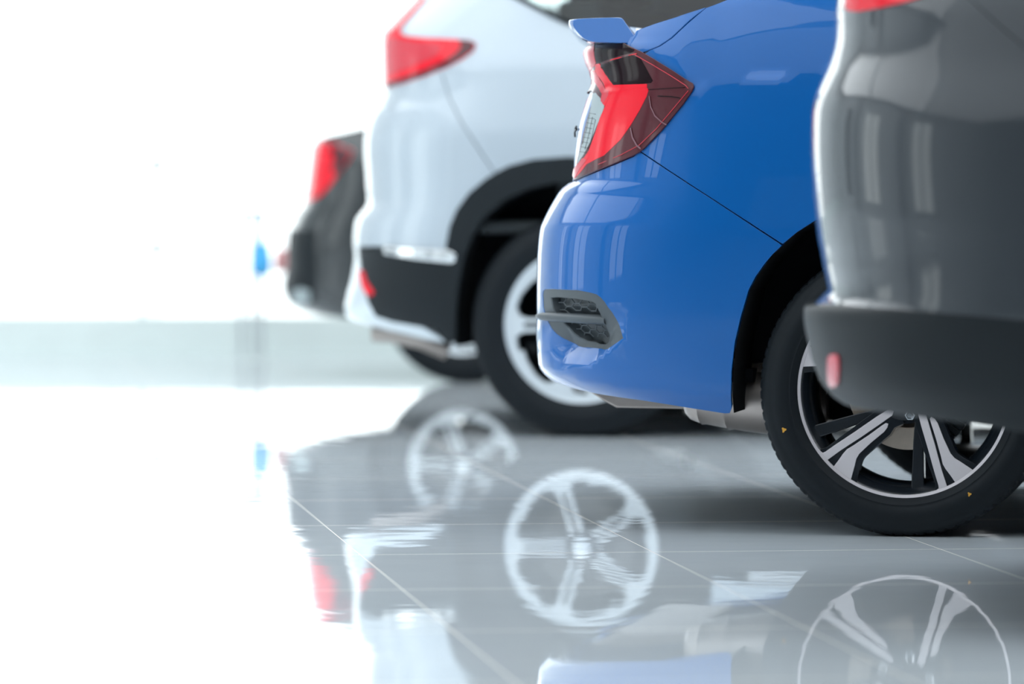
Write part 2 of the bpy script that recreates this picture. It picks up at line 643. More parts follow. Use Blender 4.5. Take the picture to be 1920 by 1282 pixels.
def blue_wheel(parent):
    Rb, Rt, wd = 0.2375, 0.3235, 0.215
    hubz = 0.3215
    b = wheel_common(parent, Rb, wd, hubz, Rt)
    o = b.build('wheel', M['rimblack'], parent, smooth=True)
    o['label'] = 'black and machined alloy wheel'
    # lip
    l = MB().lathe([(0.2295, 0.0155), (0.2300, 0.0085), (0.2370, 0.0068), (0.2388, 0.010), (0.2388, 0.014)], 128)
    lp = l.build('rim_lip', M['machined'], o, smooth=True)
    front = ([0, 0.04, 0.075, 0.12, 0.18, 0.215, 0.235], [0.022, 0.022, 0.020, 0.016, 0.012, 0.0115, 0.010])
    fback = (front[0], [y+0.004 for y in front[1]])
    def q(l): return [((x-1692)/853.0, (733-y)/853.0) for x, y in l]
    thin = q([(1671, 772), (1664, 767.5), (1640, 783), (1600, 811), (1560, 838), (1543, 850), (1538, 852), (1534, 849), (1530, 853), (1534, 860), (1542, 868), (1572, 846), (1610, 821), (1650, 793), (1668, 780)])
    flare = q([(1661, 796), (1659, 803), (1653, 811), (1629, 831), (1607, 852), (1601, 862), (1598, 875), (1591, 901), (1590, 905), (1573, 895), (1556, 882), (1568, 866), (1577, 853), (1584, 845), (1597, 837), (1625, 818), (1650, 799.5), (1657, 795)])
    body = q([(1682, 770), (1655, 760), (1600, 800), (1545, 842), (1532, 846), (1520, 858), (1560, 897), (1596, 918), (1602, 906), (1607, 877), (1611, 865), (1617, 857), (1637, 839), (1664, 816), (1672, 803), (1690, 795)])
    mid = q([(1713, 775), (1709, 830), (1705, 922), (1711, 928), (1722, 926), (1726, 921), (1725, 870), (1724, 830), (1722, 775)])
    groove = []
    A, Bd, Fl, Md = [], [], [], []
    for k in range(5):
        a = 72*k
        Bd.append(face_panel('spoke', rotp(body, a), fback, 0.045, M['rimblack'], o))
        t = face_panel('spoke_face', rotp(thin, a), front, 0.0045, M['machined'], o)
        f = face_panel('spoke_face', rotp(flare, a), front, 0.0045, M['machined'], o)
        s = Bd[-1]
        j = join([t, f], 'machined_face')
        j.parent = o
        mback = ([0, 0.24], [0.036, 0.030])
        Md.append(face_panel('thin_spoke', rotp(mid, a), mback, 0.035, M['rimblack'], o, roll=0.004))
    # hub
    h = MB().lathe([(0.0, 0.016), (0.028, 0.016), (0.031, 0.020), (0.034, 0.022), (0.066, 0.024), (0.074, 0.032), (0.076, 0.075)], 60)
    h.build('hub', M['rimblack'], o, smooth=True)
    cap = MB().lathe([(0.0, 0.009), (0.024, 0.010), (0.028, 0.014), (0.028, 0.020)], 40).build('centre_cap', M['rimblack'], o, smooth=True)
    nut = None
    for k in range(5):
        a = math.radians(-77.5+72*k)
        x, z = 0.056*math.cos(a), 0.056*math.sin(a)
        n = MB().lathe([(0.0, 0.010), (0.006, 0.010), (0.0085, 0.013), (0.0085, 0.018), (0.0115, 0.020), (0.0115, 0.026)], 6)
        n.v = [(p[0]+x, p[1], p[2]+z) for p in n.v]
        n.build('lug_nut', M['lug'], o)
    d = MB().lathe([(0.07, 0.10), (0.085, 0.078), (0.088, 0.094), (0.135, 0.094), (0.135, 0.104), (0.08, 0.104)], 72)
    d.build('brake_disc', M['disc'], o, smooth=True)
    cal = MB()
    for k in range(9):
        a0 = math.radians(-52+k*7)
        a1 = math.radians(-52+(k+1)*7)
        bb = len(cal.v)
        for a in (a0, a1):
            for r in (0.102, 0.150):
                for y in (0.080, 0.125):
                    cal.v.append((r*math.cos(a), y, r*math.sin(a)))
        cal.f += [(bb, bb+1, bb+3, bb+2), (bb+4, bb+6, bb+7, bb+5), (bb, bb+4, bb+5, bb+1), (bb+2, bb+3, bb+7, bb+6), (bb, bb+2, bb+6, bb+4), (bb+1, bb+5, bb+7, bb+3)]
    cal.build('brake_caliper', M['clad'], o, bevel=0.004)
    carr = MB().lathe([(0.0, 0.095), (0.06, 0.10), (0.112, 0.112), (0.118, 0.125), (0.0, 0.13)], 40)
    carr.build('wheel_carrier', M['clad'], o, smooth=True)
    ty = tyre('tyre', Rt, Rb, wd, hubz, o)
    # two yellow paint marks on the sidewall
    for (x, y, s) in ((1467, 808, 1.0), (1817, 925, 0.8)):
        px, pz = (x-1692)/853.0, (733-y)/853.0
        r = math.hypot(px, pz)
        mk = MB()
        ring = []
        for k in range(14):
            t = 2*math.pi*k/14
            rad = (0.0045+0.0016*math.sin(3*t+1))*s
            ring.append((px+rad*math.cos(t), -0.0142, pz+rad*math.sin(t)*1.1))
        mk.v = ring+[(p[0], -0.006, p[2]) for p in ring]
        mk.f = [tuple(range(14))]+[(i, (i+1) % 14, 14+(i+1) % 14, 14+i) for i in range(14)]
        mk.build('paint_mark', M['yellow'], o)
    return o, hubz


def suv_wheel(parent, Rb=0.240, Rt=0.3435, m_alloy='alloy'):
    wd = 0.225; hubz = Rt-0.002
    o = wheel_common(parent, Rb, wd, hubz, Rt).build('wheel', M['rimblack'], parent, smooth=True)
    o['label'] = 'silver five spoke alloy wheel'
    MB().lathe([(0.228*Rb/0.24, 0.0165), (0.230*Rb/0.24, 0.0085), (Rb-0.001, 0.0068), (Rb+0.001, 0.010)], 96).build('rim_lip', M[m_alloy], o, smooth=True)
    front = ([0, 0.05, 0.10, 0.16, 0.21, 0.24], [0.020, 0.020, 0.013, 0.010, 0.010, 0.010])
    k_ = Rb/0.24
    sp = []
    # one spoke pointing along -x: stem then two arms hugging the rim
    sp += [(-0.03, 0.022), (-0.10, 0.018), (-0.170, 0.018), (-0.196, 0.028), (-0.206, 0.055), (-0.192, 0.092), (-0.160, 0.130), (-0.132, 0.150)]
    sp += [(-0.158, 0.172), (-0.190, 0.135), (-0.215, 0.092), (-0.229, 0.045), (-0.234, 0.0)]
    sp += [(-0.229, -0.045), (-0.215, -0.092), (-0.192, -0.128), (-0.182, -0.112), (-0.203, -0.066), (-0.205, -0.036), (-0.185, -0.021), (-0.10, -0.018), (-0.03, -0.022)]
    sp = [(x*k_, z*k_) for x, z in sp]
    for k in range(5):
        face_panel('spoke', rotp(sp, 72*k), front, 0.030, M[m_alloy], o, roll=0.003)
    for k in range(5):
        face_panel('spoke_groove', rotp([(-0.045, 0.0075), (-0.175, 0.0065), (-0.180, 0.0), (-0.175, -0.0065), (-0.045, -0.0075)], 72*k), (front[0], [y-0.0015 for y in front[1]]), 0.002, M['rimblack'], o, roll=0.0004)
    MB().lathe([(0.0, 0.010), (0.024, 0.011), (0.028, 0.014)], 48).build('centre_cap', M[m_alloy], o, smooth=True)
    MB().lathe([(0.024, 0.0135), (0.034, 0.0165), (0.052, 0.0185), (0.060, 0.024), (0.064, 0.06)], 48).build('hub', M['rimblack'], o, smooth=True)
    MB().lathe([(0.07, 0.10), (0.085, 0.078), (0.088, 0.094), (0.145, 0.094), (0.145, 0.104), (0.08, 0.104)], 60).build('brake_disc', M['dulldisc'], o, smooth=True)
    MB().lathe([(0.0, 0.095), (0.06, 0.10), (0.160, 0.112), (0.165, 0.125), (0.0, 0.13)], 40).build('wheel_carrier', M['liner'], o, smooth=True)
    tyre('tyre', Rt, Rb, wd, hubz, o)
    return o, hubz


def copy_tree(o, parent=None):
    c = o.copy(); COL.objects.link(c)
    if parent: c.parent = parent
    for ch in list(o.children):
        copy_tree(ch, c)
    return c


def place_wheels(w, hubz, c, wheelbase, y0=0.02):
    w.location = (0, y0, hubz)
    for (x, far) in ((0, 1), (wheelbase, 0), (wheelbase, 1)):
        n = copy_tree(w, w.parent)
        n.location = (x, 2*c.Wh-y0 if far else y0, hubz)
        n.rotation_euler = (0, 0, math.pi if far else 0)
    for ch in list(w.parent.children):
        pass


def arch_liner(c, parent, arch_sz, depth=0.30, name='wheel_arch_liner', close=True, back=0.0):
    """dark felt tunnel behind an arch opening, following its edge; ARCH_SZ list of (s,z) along the opening"""
    pts = np.array(arch_sz)
    p = c.P(pts[:, 0], pts[:, 1])
    V, Fc = [], []
    n = len(p)
    ud = [0.002, 0.02, 0.12, depth]
    for d in ud:
        for q in p: V.append((q[0], q[1]+d+(0.004 if d < 0.01 else 0), q[2]))
    for k in range(len(ud)-1):
        for i in range(n-1):
            Fc.append((k*n+i, k*n+i+1, (k+1)*n+i+1, (k+1)*n+i))
    # inner wall
    cx = p[:, 0].mean()
    b = len(V)
    base = (len(ud)-1)*n
    Fc.append(tuple(base+i for i in range(n)))
    o = new_obj(name, V, Fc, M['liner'], parent, smooth=False)
    V2 = [(x, 2*c.Wh-y, z) for x, y, z in V]
    o2 = new_obj(name, V2, [f[::-1] for f in Fc], M['liner'], parent, smooth=False)
    return o
GX, GY = 0.294, 0.294


def at(c, px, py, v):
    """local (u, v, z) of a photo position on the lengthwise plane v"""
    u = 0.0
    for _ in range(20):
        D = c.D-u*math.sin(c.phi)+v*math.cos(c.phi)
        X = (px-CX)/F*D
        u = (X-c.X-v*math.sin(c.phi))/math.cos(c.phi)
    D = c.D-u*math.sin(c.phi)+v*math.cos(c.phi)
    return (u, v, H-(py-HY)/F*D)


def zpx(D, table):
    """[(py, value)] -> ascending [(z, value)] for a side plane at depth D"""
    return sorted([(H-(y-HY)/F*D, v) for y, v in table])


# ------------------------------------------------------------------ blue saloon
D1 = F/853.0
def blue_dent(px, py, p):
    dd = np.zeros(len(px))
    yc = np.interp(px, [1300, 1430, 1560, 1700, 2400], [164, 148, 131, 118, 100])
    fade = np.clip((px-1285)/60, 0, 1)
    dd += (0.06*np.clip(yc-py, 0, 130)+0.45*np.clip(yc-py, 0, 9))/853*fade
    # crease across the bumper
    fb = np.clip((1290-px)/230, 0, 1)
    dd += 0.20*fb*np.clip(425-py, 0, 60)/853
    # hollow under the grille housing
    yl = np.interp(px, [1008, 1075, 1110, 1168, 1175], [692, 690, 684, 638, 600])
    k = np.clip((px-1016)/30, 0, 1)*np.clip((1180-px)/50, 0, 1)
    d2 = 0.8*np.clip(yl-py, 0, 42)/853*np.clip((py-575)/65, 0, 1)*k
    dd += d2
    # lower lip folds under
    yf = np.interp(px, [1010, 1090, 1150, 1368], [690, 712, 722, 743])
    dd += 0.42*np.clip(py-yf, 0, 80)/853
    return dd

blue = Body(1692, D1, 11.0, 0.90, 0.60, 3.3,
    [(-187, 1480), (-120, 1350), (-60, 1250), (0, 1160), (20, 1140), (40, 1125), (60, 1115), (80, 1109), (88, 1098), (98, 1088), (110, 1091), (120, 1094), (130, 1100), (145, 1104), (160, 1103),
     (170, 1098), (182, 1091), (200, 1085), (220, 1078), (240, 1073), (260, 1070), (280, 1067), (300, 1065), (336, 1064), (339, 1063), (341, 1059), (345, 1052), (350, 1045), (360, 1036), (370, 1031),
     (380, 1027), (400, 1020), (424, 1013.5), (440, 1011), (460, 1009), (500, 1007), (600, 1006.5), (650, 1007), (670, 1008), (685, 1010), (700, 1014), (710, 1022), (718, 1034), (728, 1055), (740, 1085), (800, 1190)],
    zpx(D1, [(900, .07), (776, .03), (735, .014), (600, .004), (430, 0), (330, .004), (250, .009), (180, .016), (140, .021), (100, .028), (60, .038), (0, .060), (-60, .11), (-187, .30)]),
    (3.62, 0.9, 2.4), blue_dent)
c = blue
B = c.root('blue_car', 'glossy blue saloon car with a boot spoiler, parked beside the dark grey car', 'car')
blue_edge = [('m', 1.083), ('d', 0.10, 1.083), (1112, 82), (1183, 68), (1190, 57), (1228, 44), (1265, 33), (1320, 14)]
blue_edge2 = [(1358, 0), (1420, -24), (1500, -56), (1600, -98), (1700, -135), (1800, -160), (1900, -178), (2000, -187), ('u', 1.3, 1.40)]
blue_edge3 = [('u', 1.3, 1.40), ('u', 1.6, 1.38), ('u', 2.4, 1.03)]
blue_edge4 = [('u', 2.4, 1.03), ('u', 3.0, 0.93), ('u', 3.5, 0.82)]
f0 = c.uF0
def front_pt(e, z): return ('s', float(c.uc(z))-c.uF0-e, z)
blue_edge4 += [front_pt(0.5*c.Sf, 0.76), front_pt(c.Sf*0.999, 0.72)]

arch = [(1369, 770), (1371, 693), (1377, 642), (1388, 594), (1403, 543), (1416, 518), (1433, 494), (1448, 476), (1466, 458)]
arch2 = [(1493, 435), (1527, 413), (1580, 391), (1640, 378), (1692, 374), (1750, 379), (1810, 396), (1870, 425), (1930, 470), (1975, 530), (2003, 600), (2014, 693), (2016, 795)]
farch = [('u', 2.32, 0.235)]+[('u', 2.70-0.375*math.cos(t), 0.355+0.375*math.sin(t)) for t in np.linspace(0, math.pi, 15)]+[('u', 3.08, 0.235)]
seam_q = [(1320, 14), (1300, 32), (1278, 53), (1258, 71), (1235, 86), (1215, 94), (1200, 99.5)]
def sh(l, dx, dy): return [(x+dx, y+dy) for x, y in l]
# boot lid with its rear face down to the bumper
lid = blue_edge+sh(seam_q, -1.3, -0.8)[1:]+[(1180, 97), (1140, 89), ('d', 0.06, 1.068), ('d', 0.06, 1.0), (1104, 172), (1112, 180), (1111, 192), (1104, 215), (1091, 262), (1080, 300), (1074, 334), ('d', 0.05, 0.783), ('m', 0.783)]
c.panel('boot_lid', lid, M['blue'], B, step=0.016)
# flank: quarter panel, doors and wing
flank = blue_edge2+blue_edge3[1:]+blue_edge4[1:]+[front_pt(c.Sf*0.999, 0.45), front_pt(0.2, 0.30)]+farch[::-1]+[('u', 2.30, 0.235)]+arch2[::-1]+\
    [(1467.5, 456.5), (1330, 367.5), (1197.5, 282.0), (1225, 245), (1262, 200), (1287, 170), (1285, 160), (1250, 137), (1212, 112), (1203, 103)]+sh(seam_q, 1.3, 0.8)[::-1][1:]
c.panel('flank_panel', flank, M['blue'], B, step=0.022)
# bumper with a hole for the grille housing
housing = [(1017, 551), (1018, 545), (1022, 541.5), (1035, 541), (1052, 542), (1084, 543.5), (1107, 548), (1118, 551), (1126, 557), (1134, 566), (1146, 586), (1158, 610), (1168, 634), (1160, 639.5), (1143, 650), (1135, 654.5), (1124, 655.5),
           (1099, 653), (1068, 651.5), (1055, 649), (1045, 643.5), (1037, 636), (1031, 627), (1027, 617), (1023, 601), (1018, 575)]
bump = [(1465, 460), (1329, 370.5), (1195.5, 285.0), (1185, 294), (1150, 308), (1110, 323), (1082, 333.5), (1068, 340), ('d', 0.05, 0.776), ('m', 0.776), ('m', 0.352), ('d', 0.08, 0.352), (1022, 711),
        (1035, 718), (1066, 728), (1110, 738), (1155, 745), (1200, 751), (1250, 759), (1300, 767), (1355, 775.5), (1364, 775), (1369, 766)]+arch[1:-1]
c.panel('rear_bumper', bump, M['blue'], B, holes=[housing], step=0.011)
hole = [(1031, 557), (1040, 555.5), (1080, 559), (1108, 564), (1115, 568), (1119, 578), (1122, 600), (1125.5, 630), (1125, 642), (1119, 645.5), (1100, 645), (1072, 641), (1060, 636), (1052, 627), (1045, 612), (1036, 590)]
g, g2 = c.panel('bumper_grille', housing, M['fog'], B, holes=[hole], step=0.008, off=-0.0015, lip=0.024, roll=0.003, sub=0.004)
g['label'] = 'dark grey plastic grille housing'
big = [(1022, 550), (1118, 556), (1135, 600), (1135, 650), (1060, 648), (1030, 600)]
c.panel('grille_back', big, M['fogin'], g, step=0.012, off=-0.024, lip=0, mirror=False)
def surf(px, py, off):
    s, z = c.sz([(px, py)])[0]
    p = c.P([s], [z])[0]
    q = c.P([s+0.004], [z])[0]-c.P([s-0.004], [z])[0]
    n = Vector((-q[1], q[0], 0)).normalized()
    return Vector(p)+n*(-off)*(1 if n.y > 0 else -1)
def lattice(poly, name):
    mb = MB()
    P2 = np.array(poly)
    done = set()
    for i in range(0, 8):
        for j in range(-2, 10):
            cx, cy = 1040+i*15, 560+j*14+(7 if i % 2 else 0)+i*0.6
            vs = [(cx-10, cy), (cx-5, cy-7), (cx+5, cy-7), (cx+10, cy), (cx+5, cy+7), (cx-5, cy+7)]
            for k in range(6):
                a, b = vs[k], vs[(k+1) % 6]
                m = ((a[0]+b[0])/2, (a[1]+b[1])/2)
                key = (round(m[0]/2), round(m[1]/2))
                if key in done or not inside(np.array([m]), P2)[0]: continue
                done.add(key)
                mb.tube([surf(a[0], a[1], -0.017), surf(b[0], b[1], -0.017)], 0.0016, 6)
    return mb.build(name, M['fog'], g, smooth=True)
lattice([(1034, 560), (1112, 565), (1117, 584), (1040, 585)], 'grille_mesh')
lattice([(1046, 606), (1120, 608), (1123, 630), (1058, 629)], 'grille_mesh')
fin = MB()
fp = [(1009, 591.5), (1013, 592), (1020, 593), (1032, 594), (1050, 595.5), (1080, 597.5), (1105, 599), (1124, 600.5)]
fr = [0.002, 0.0055, 0.009, 0.0105, 0.0110, 0.0112, 0.0112, 0.011]
fo = [0.004, 0.004, 0.003, 0.002, -0.001, -0.004, -0.008, -0.012]
fin.tube([surf(x, y, o) for (x, y), o in zip(fp, fo)], 0.01, 18, rs=fr, squash=1.3)
fin.build('grille_fin', M['fog'], g, smooth=True)

# rear lamp
lamp = [(1112, 79.5), (1135, 79), (1165, 82), (1188, 92), (1203, 98.5), (1218, 107), (1260, 132), (1292, 153), (1300, 158), (1301.5, 164), (1298, 172), (1281, 196), (1241, 244), (1206, 279), (1196, 286), (1184, 292.5), (1150, 306), (1110, 321), (1082, 332), (1068, 340),
        (1069, 334), (1073, 316), (1079, 292), (1087, 258), (1095, 228), (1102, 205), (1107, 190), (1107, 178), (1104, 170), ('d', 0.02, 0.985), ('d', 0.10, 1.02), ('d', 0.10, 1.055), ('d', 0.02, 1.078)]
L1, L2 = c.panel('tail_lamp', lamp, M['maroon'], B, step=0.008, off=0.006, lip=0.012, roll=0.0012, sub=0.004)
L1['label'] = 'red and clear wraparound rear lamp'
def lens(name, pts, m, off):
    off += 0.0025
    return c.panel(name, pts, M[m], L1, mirror=False, step=0.008, off=off, lip=0.0012, roll=0.0004, sub=0.004)
lens('red_reflector', [(1148, 167), (1180, 165), (1214, 165.5), (1217, 170), (1213, 182), (1200, 207), (1182, 236), (1163, 262), (1148, 276), (1130, 292), (1112, 300), (1096, 308), (1082, 325), (1073, 334), (1070, 332), (1082, 308), (1100, 283), (1112, 252), (1122, 222), (1134, 196), (1142, 182)], 'red', 0.0042)
lens('upper_reflector', [(1113, 82), (1140, 81), (1168, 84), (1190, 95), (1186, 99), (1150, 108), (1115, 119), (1111, 104)], 'darklens', 0.0042)
lens('dark_reflector', [(1121, 122), (1150, 113), (1185, 104), (1202, 110), (1214, 132), (1225, 152), (1222, 156), (1190, 160), (1158, 163), (1147, 160), (1130, 138)], 'darklens', 0.0046)
lens('red_band', [(1113, 120), (1121, 118), (1131, 136), (1148, 161), (1214, 158.5), (1214, 165), (1148, 168), (1141, 184), (1131, 200), (1126, 192), (1134, 172), (1128, 155), (1112, 134)], 'red', 0.0047)
lens('upper_lens', [(1108.5, 84), (1112, 82), (1110, 92), (1111, 106), (1114, 117), (1103, 130), (1101, 128), ('d', 0.02, 1.022), ('d', 0.03, 1.055), (1092, 92)], 'pinkred', 0.0048)
lens('reversing_lens', [(1107, 177), (1113, 176), (1121, 184), (1126, 190), (1131, 196), (1129, 205), (1116, 236), (1103, 266), (1090, 290), (1079, 305), (1077, 316), (1079, 300), (1083, 284), (1090, 257), (1097, 228), (1104, 203)], 'clear', 0.0042)
lens('pale_band', [(1104, 133), (1112, 131), (1122, 150), (1133, 170), (1140, 172), (1138, 181), (1128, 196), (1124, 190), (1126, 178), (1115, 160), (1105, 146)], 'pinkred', 0.0052)
lens('lower_lens', [(1070, 318), (1078, 308), (1088, 297), (1096, 300), (1082, 318), (1071, 336), (1068, 330)], 'pinkred', 0.0050)
def strip(pts, wid, m, name, parent=None, off=0.0055):
    off += 0.0025
    mb = MB(); 
    mb.tube([surf(x, y, off) for x, y in pts], wid, 6, squash=0.5)
    return mb.build(name, M[m], parent or L1, smooth=True)
strip([(1103, 133), (1115, 121), (1150, 111), (1195, 100.5)], 0.0011, 'red', 'lens_highlight')  # this strip and the next paint the highlight line on the lens
strip([(1192, 103), (1225, 121), (1262, 143), (1288, 160), (1293, 166)], 0.0009, 'pinkred', 'lens_highlight')
strip([(1217, 168), (1250, 166), (1288, 163.5)], 0.0008, 'darklens', 'rib_and_reflection')
strip([(1219, 180), (1222, 200), (1230, 217), (1243, 229), (1252, 234)], 0.0016, 'lensreflection', 'rib_and_reflection')  # this strip and the next paint reflection lines on the smoked lens
strip([(1183, 240), (1187, 258), (1195, 272), (1203, 279)], 0.0022, 'lensreflection', 'rib_and_reflection')
strip([(1235, 180), (1262, 181), (1278, 184)], 0.0012, 'darklens', 'rib_and_reflection')
strip([(1293, 170), (1268, 200), (1232, 242), (1200, 272), (1165, 290), (1120, 308)], 0.0008, 'pinkred', 'rib_and_reflection')
for k, (a, b) in enumerate([((1102, 215), (1088, 270)), ((1108, 219), (1093, 280)), ((1114, 224), (1100, 280))]):
    strip([a, ((a[0]+b[0])/2+1, (a[1]+b[1])/2), b], 0.0009, 'interior', 'rib_and_reflection', off=0.0048)
for y in range(212, 290, 9):
    x0 = 1103-(y-206)*0.27
    strip([(x0, y), (x0+13, y+2)], 0.0007, 'interior', 'rib_and_reflection', off=0.0048)

# boot spoiler: a blade across the lid
prof = [(1070, 37), (1073, 35), (1100, 33), (1158, 31.5), (1165, 34), (1170, 41), (1185, 61), (1197, 76), (1199, 80), (1192, 81.5), (1160, 81), (1115, 79.5), (1100, 76), (1088, 68), (1076, 55), (1070, 45)]
V, Fc = [], []
vs = [0.145, 0.150, 0.160, 0.30, 0.6, 0.9]
ring = smooth_poly(prof, 1)
lp_ = [at(c, x, y, 0.15) for x, y in ring]
um = sum(q[0] for q in lp_)/len(lp_); zm = sum(q[2] for q in lp_)/len(lp_)
secs = []
for v, kx in ((0.150, 0.955), (0.152, 0.985), (0.158, 1.0), (0.21, 1.0), (0.60, 1.0), (1.20, 1.0), (1.59, 1.0), (1.642, 1.0), (1.648, 0.985), (1.65, 0.955)):
    back = -0.10*(1-((v-0.9)/0.75)**2)
    lean = 0.45*(1 if v < 0.9 else -1)*(1 if abs(v-0.9) > 0.7 else 0)
    secs.append([(um+(q[0]-um)*(kx)+back, v+lean*(q[2]-zm+0.03), zm+(q[2]-zm)*(kx)) for q in lp_])
n = len(ring)
for s_ in secs: V += s_
for k in range(len(secs)-1):
    for i in range(n):
        Fc.append((k*n+i, k*n+(i+1) % n, (k+1)*n+(i+1) % n, (k+1)*n+i))
Fc.append(tuple(range(n))); Fc.append(tuple((len(secs)-1)*n+i for i in range(n)))
sp = new_obj('boot_spoiler', V, Fc, M['blue'], B)
bm = bmesh.new(); bm.from_mesh(sp.data); bmesh.ops.recalc_face_normals(bm, faces=bm.faces); bm.to_mesh(sp.data); bm.free()
sp.data.set_sharp_from_angle(angle=math.radians(25))

# tops
E = c.sz(blue_edge); c.loft('boot_top', E, M['blue'], B, 0.012)
c.loft('rear_window', c.sz(blue_edge[-1:]+blue_edge2[:6]), M['glass'], B, 0.02)
c.loft('roof_panel', c.sz(blue_edge2[5:]+blue_edge3[1:2]), M['blue'], B, 0.03)
c.loft('windscreen', c.sz(blue_edge3[1:]), M['glass'], B, 0.03)
c.loft('bonnet', c.sz(blue_edge4), M['blue'], B, 0.04)
# side glass
win = [('u', 0.28, 0.985), ('u', 0.10, 1.08), ('u', 0.16, 1.17), ('u', 0.45, 1.27), ('u', 0.9, 1.345), ('u', 1.3, 1.35), ('u', 1.65, 1.30), ('u', 2.28, 1.0), ('u', 1.6, 0.965)]
c.panel('side_window', win, M['glass'], B, step=0.04, off=0.002, lip=0.004)
# number plate panel edge and emblem on the boot
em = MB()
for (x, y0, y1) in ((1071.5, 237, 243), (1070.5, 246, 251)):
    pass
em.tube([surf(1072.5, 236, 0.004), surf(1071.0, 240, 0.006), surf(1069.8, 249, 0.006), surf(1069.8, 257, 0.004)], 0.0022, 8)
em.tube([surf(1073.5, 242, 0.004), surf(1071.6, 245, 0.005)], 0.003, 8)
em.build('emblem_letter', M['rimblack'], B, smooth=True)

# underside
ub = MB()
ub.box(-0.60, -0.36, 0.20, 1.60, 0.33, 0.36)
ub.box(-0.36, 0.36, 0.42, 1.38, 0.36, 0.62)
ub.box(0.36, 2.33, 0.10, 1.70, 0.24, 0.30)
ub.box(2.33, 3.08, 0.40, 1.40, 0.28, 0.60)
ub.box(3.08, 3.5, 0.25, 1.55, 0.26, 0.5)
ub.build('underbody', M['liner'], B)
ax = MB()
ax.tube([(-0.30, 0.36, 0.31), (-0.12, 0.33, 0.275), (0.0, 0.30, 0.30), (0.45, 0.34, 0.30)], 0.05, 12)
ax.tube([(-0.30, 1.44, 0.31), (-0.12, 1.47, 0.275), (0.0, 1.50, 0.30), (0.45, 1.46, 0.30)], 0.05, 12)
ax.tube([(0.02, 0.28, 0.31), (0.02, 0.9, 0.36), (0.02, 1.52, 0.31)], 0.045, 12)
ax.build('rear_suspension', M['liner'], B, smooth=True)
# silencer
def tank(pts, ry, rz_top, v, name, m, n=24):
    """lengthwise tank whose lower edge follows PTS in the photo"""
    V, Fc = [], []
    for (x, y, k) in pts:
        u, vv, z = at(c, x, y, v)
        hh = rz_top*k; ww = ry*k
        for i in range(n):
            t = 2*math.pi*i/n
            cx_ = math.copysign(abs(math.cos(t))**0.7, math.cos(t)); sz_ = math.copysign(abs(math.sin(t))**0.8, math.sin(t))
            V.append((u, v+ww*cx_+ry*0.2, z+hh+hh*sz_))
    K = len(pts)
    for k in range(K-1):
        for i in range(n):
            Fc.append((k*n+i, k*n+(i+1) % n, (k+1)*n+(i+1) % n, (k+1)*n+i))
    Fc.append(tuple(range(n))); Fc.append(tuple((K-1)*n+i for i in range(n)))
    o = new_obj(name, V, Fc, m, B)
    bm = bmesh.new(); bm.from_mesh(o.data); bmesh.ops.recalc_face_normals(bm, faces=bm.faces); bm.to_mesh(o.data); bm.free()
    o.data.set_sharp_from_angle(angle=math.radians(45))
    return o
tank([(1283, 768, .30), (1288, 778, .55), (1298, 787, .78), (1310, 791.5, .9), (1318, 794.0, 1), (1320, 796.5, 1), (1323, 794.8, 1), (1345, 799, 1.04), (1368, 803.5, 1.06), (1371, 806.5, 1.06), (1375, 804.5, 1.06), (1400, 808.5, 1.08), (1440, 814, 1.1), (1520, 818, 1.1), (1560, 812, 0.9)], 0.15, 0.075, 0.36, 'silencer', M['steel'])
tank([(1416, 764, .8), (1417, 759, 1.0), (1440, 757, 1.0), (1446, 765, .8)], 0.10, 0.055, 0.34, 'heat_shield', M['steel'])
pl = MB()
q = [at(c, x, y, 0.42) for x, y in ((1104, 733), (1112, 738.5), (1130, 750), (1156, 764), (1285, 766.5), (1285, 745), (1200, 735))]
pl.v = q+[(a, b+0.75, d+0.0) for a, b, d in q]
m_ = len(q)
pl.f = [tuple(range(m_)), tuple(m_+i for i in range(m_))]+[(i, (i+1) % m_, m_+(i+1) % m_, m_+i) for i in range(m_)]
pl.build('tow_cover', M['steel'], B, bevel=0.004)

arch_liner(c, B, c.sz([(1372, 775)]+sh(arch, 3, 0)+arch2), 0.27)
arch_liner(c, B, c.sz(farch), 0.27)
w_, hz = blue_wheel(B)
place_wheels(w_, hz, c, 2.70, 0.022)


# ------------------------------------------------------------------ silver tall car
def underside(c, parent, r0, wb, uf, z=0.28):
    m = MB()
    m.box(r0, -0.42, 0.25, 2*c.Wh-0.25, z+0.08, z+0.12)
    m.box(-0.42, 0.42, 0.42, 2*c.Wh-0.42, z+0.06, z+0.36)
    m.box(0.42, wb-0.42, 0.10, 2*c.Wh-0.10, z-0.02, z+0.06)
    m.box(wb-0.42, wb+0.42, 0.42, 2*c.Wh-0.42, z+0.02, z+0.36)
    m.box(wb+0.42, uf-0.15, 0.3, 2*c.Wh-0.3, z, z+0.2)
    return m.build('underbody', M['liner'], parent)

D2 = F/613.6
SILVER_SIL = [(-200, 900), (-150, 868), (-100, 838), (-50, 806), (0, 776), (20, 757), (50, 729), (58, 721), (62, 718), (100, 717), (160, 717.5), (166, 721), (180, 716), (200, 705), (215, 695), (230, 689), (250, 685), (300, 684), (350, 687), (382, 690),
    (392, 682), (410, 668), (430, 664), (455, 663), (462, 663), (470, 665), (490, 665), (530, 658), (560, 650), (580, 646), (592, 648), (602, 660), (612, 690), (640, 760)]
SUV_INS = [(900, .08), (640, .045), (600, .02), (480, 0.0), (465, 0.0), (350, .0), (250, .008), (180, .022), (120, .035), (0, .085), (-100, .16), (-200, .30)]
silver = Body(1087, D2, 11.0, 0.925, 0.62, 2.8, SILVER_SIL, zpx(D2, SUV_INS), (3.55, 0.8, 2.4))
c = silver
Sv = c.root('silver_car', 'silver tall car with black wheel arch trim, behind the blue car', 'car')
zt = 1.64
def zf(c, py): return H-(py-HY)/F*c.D
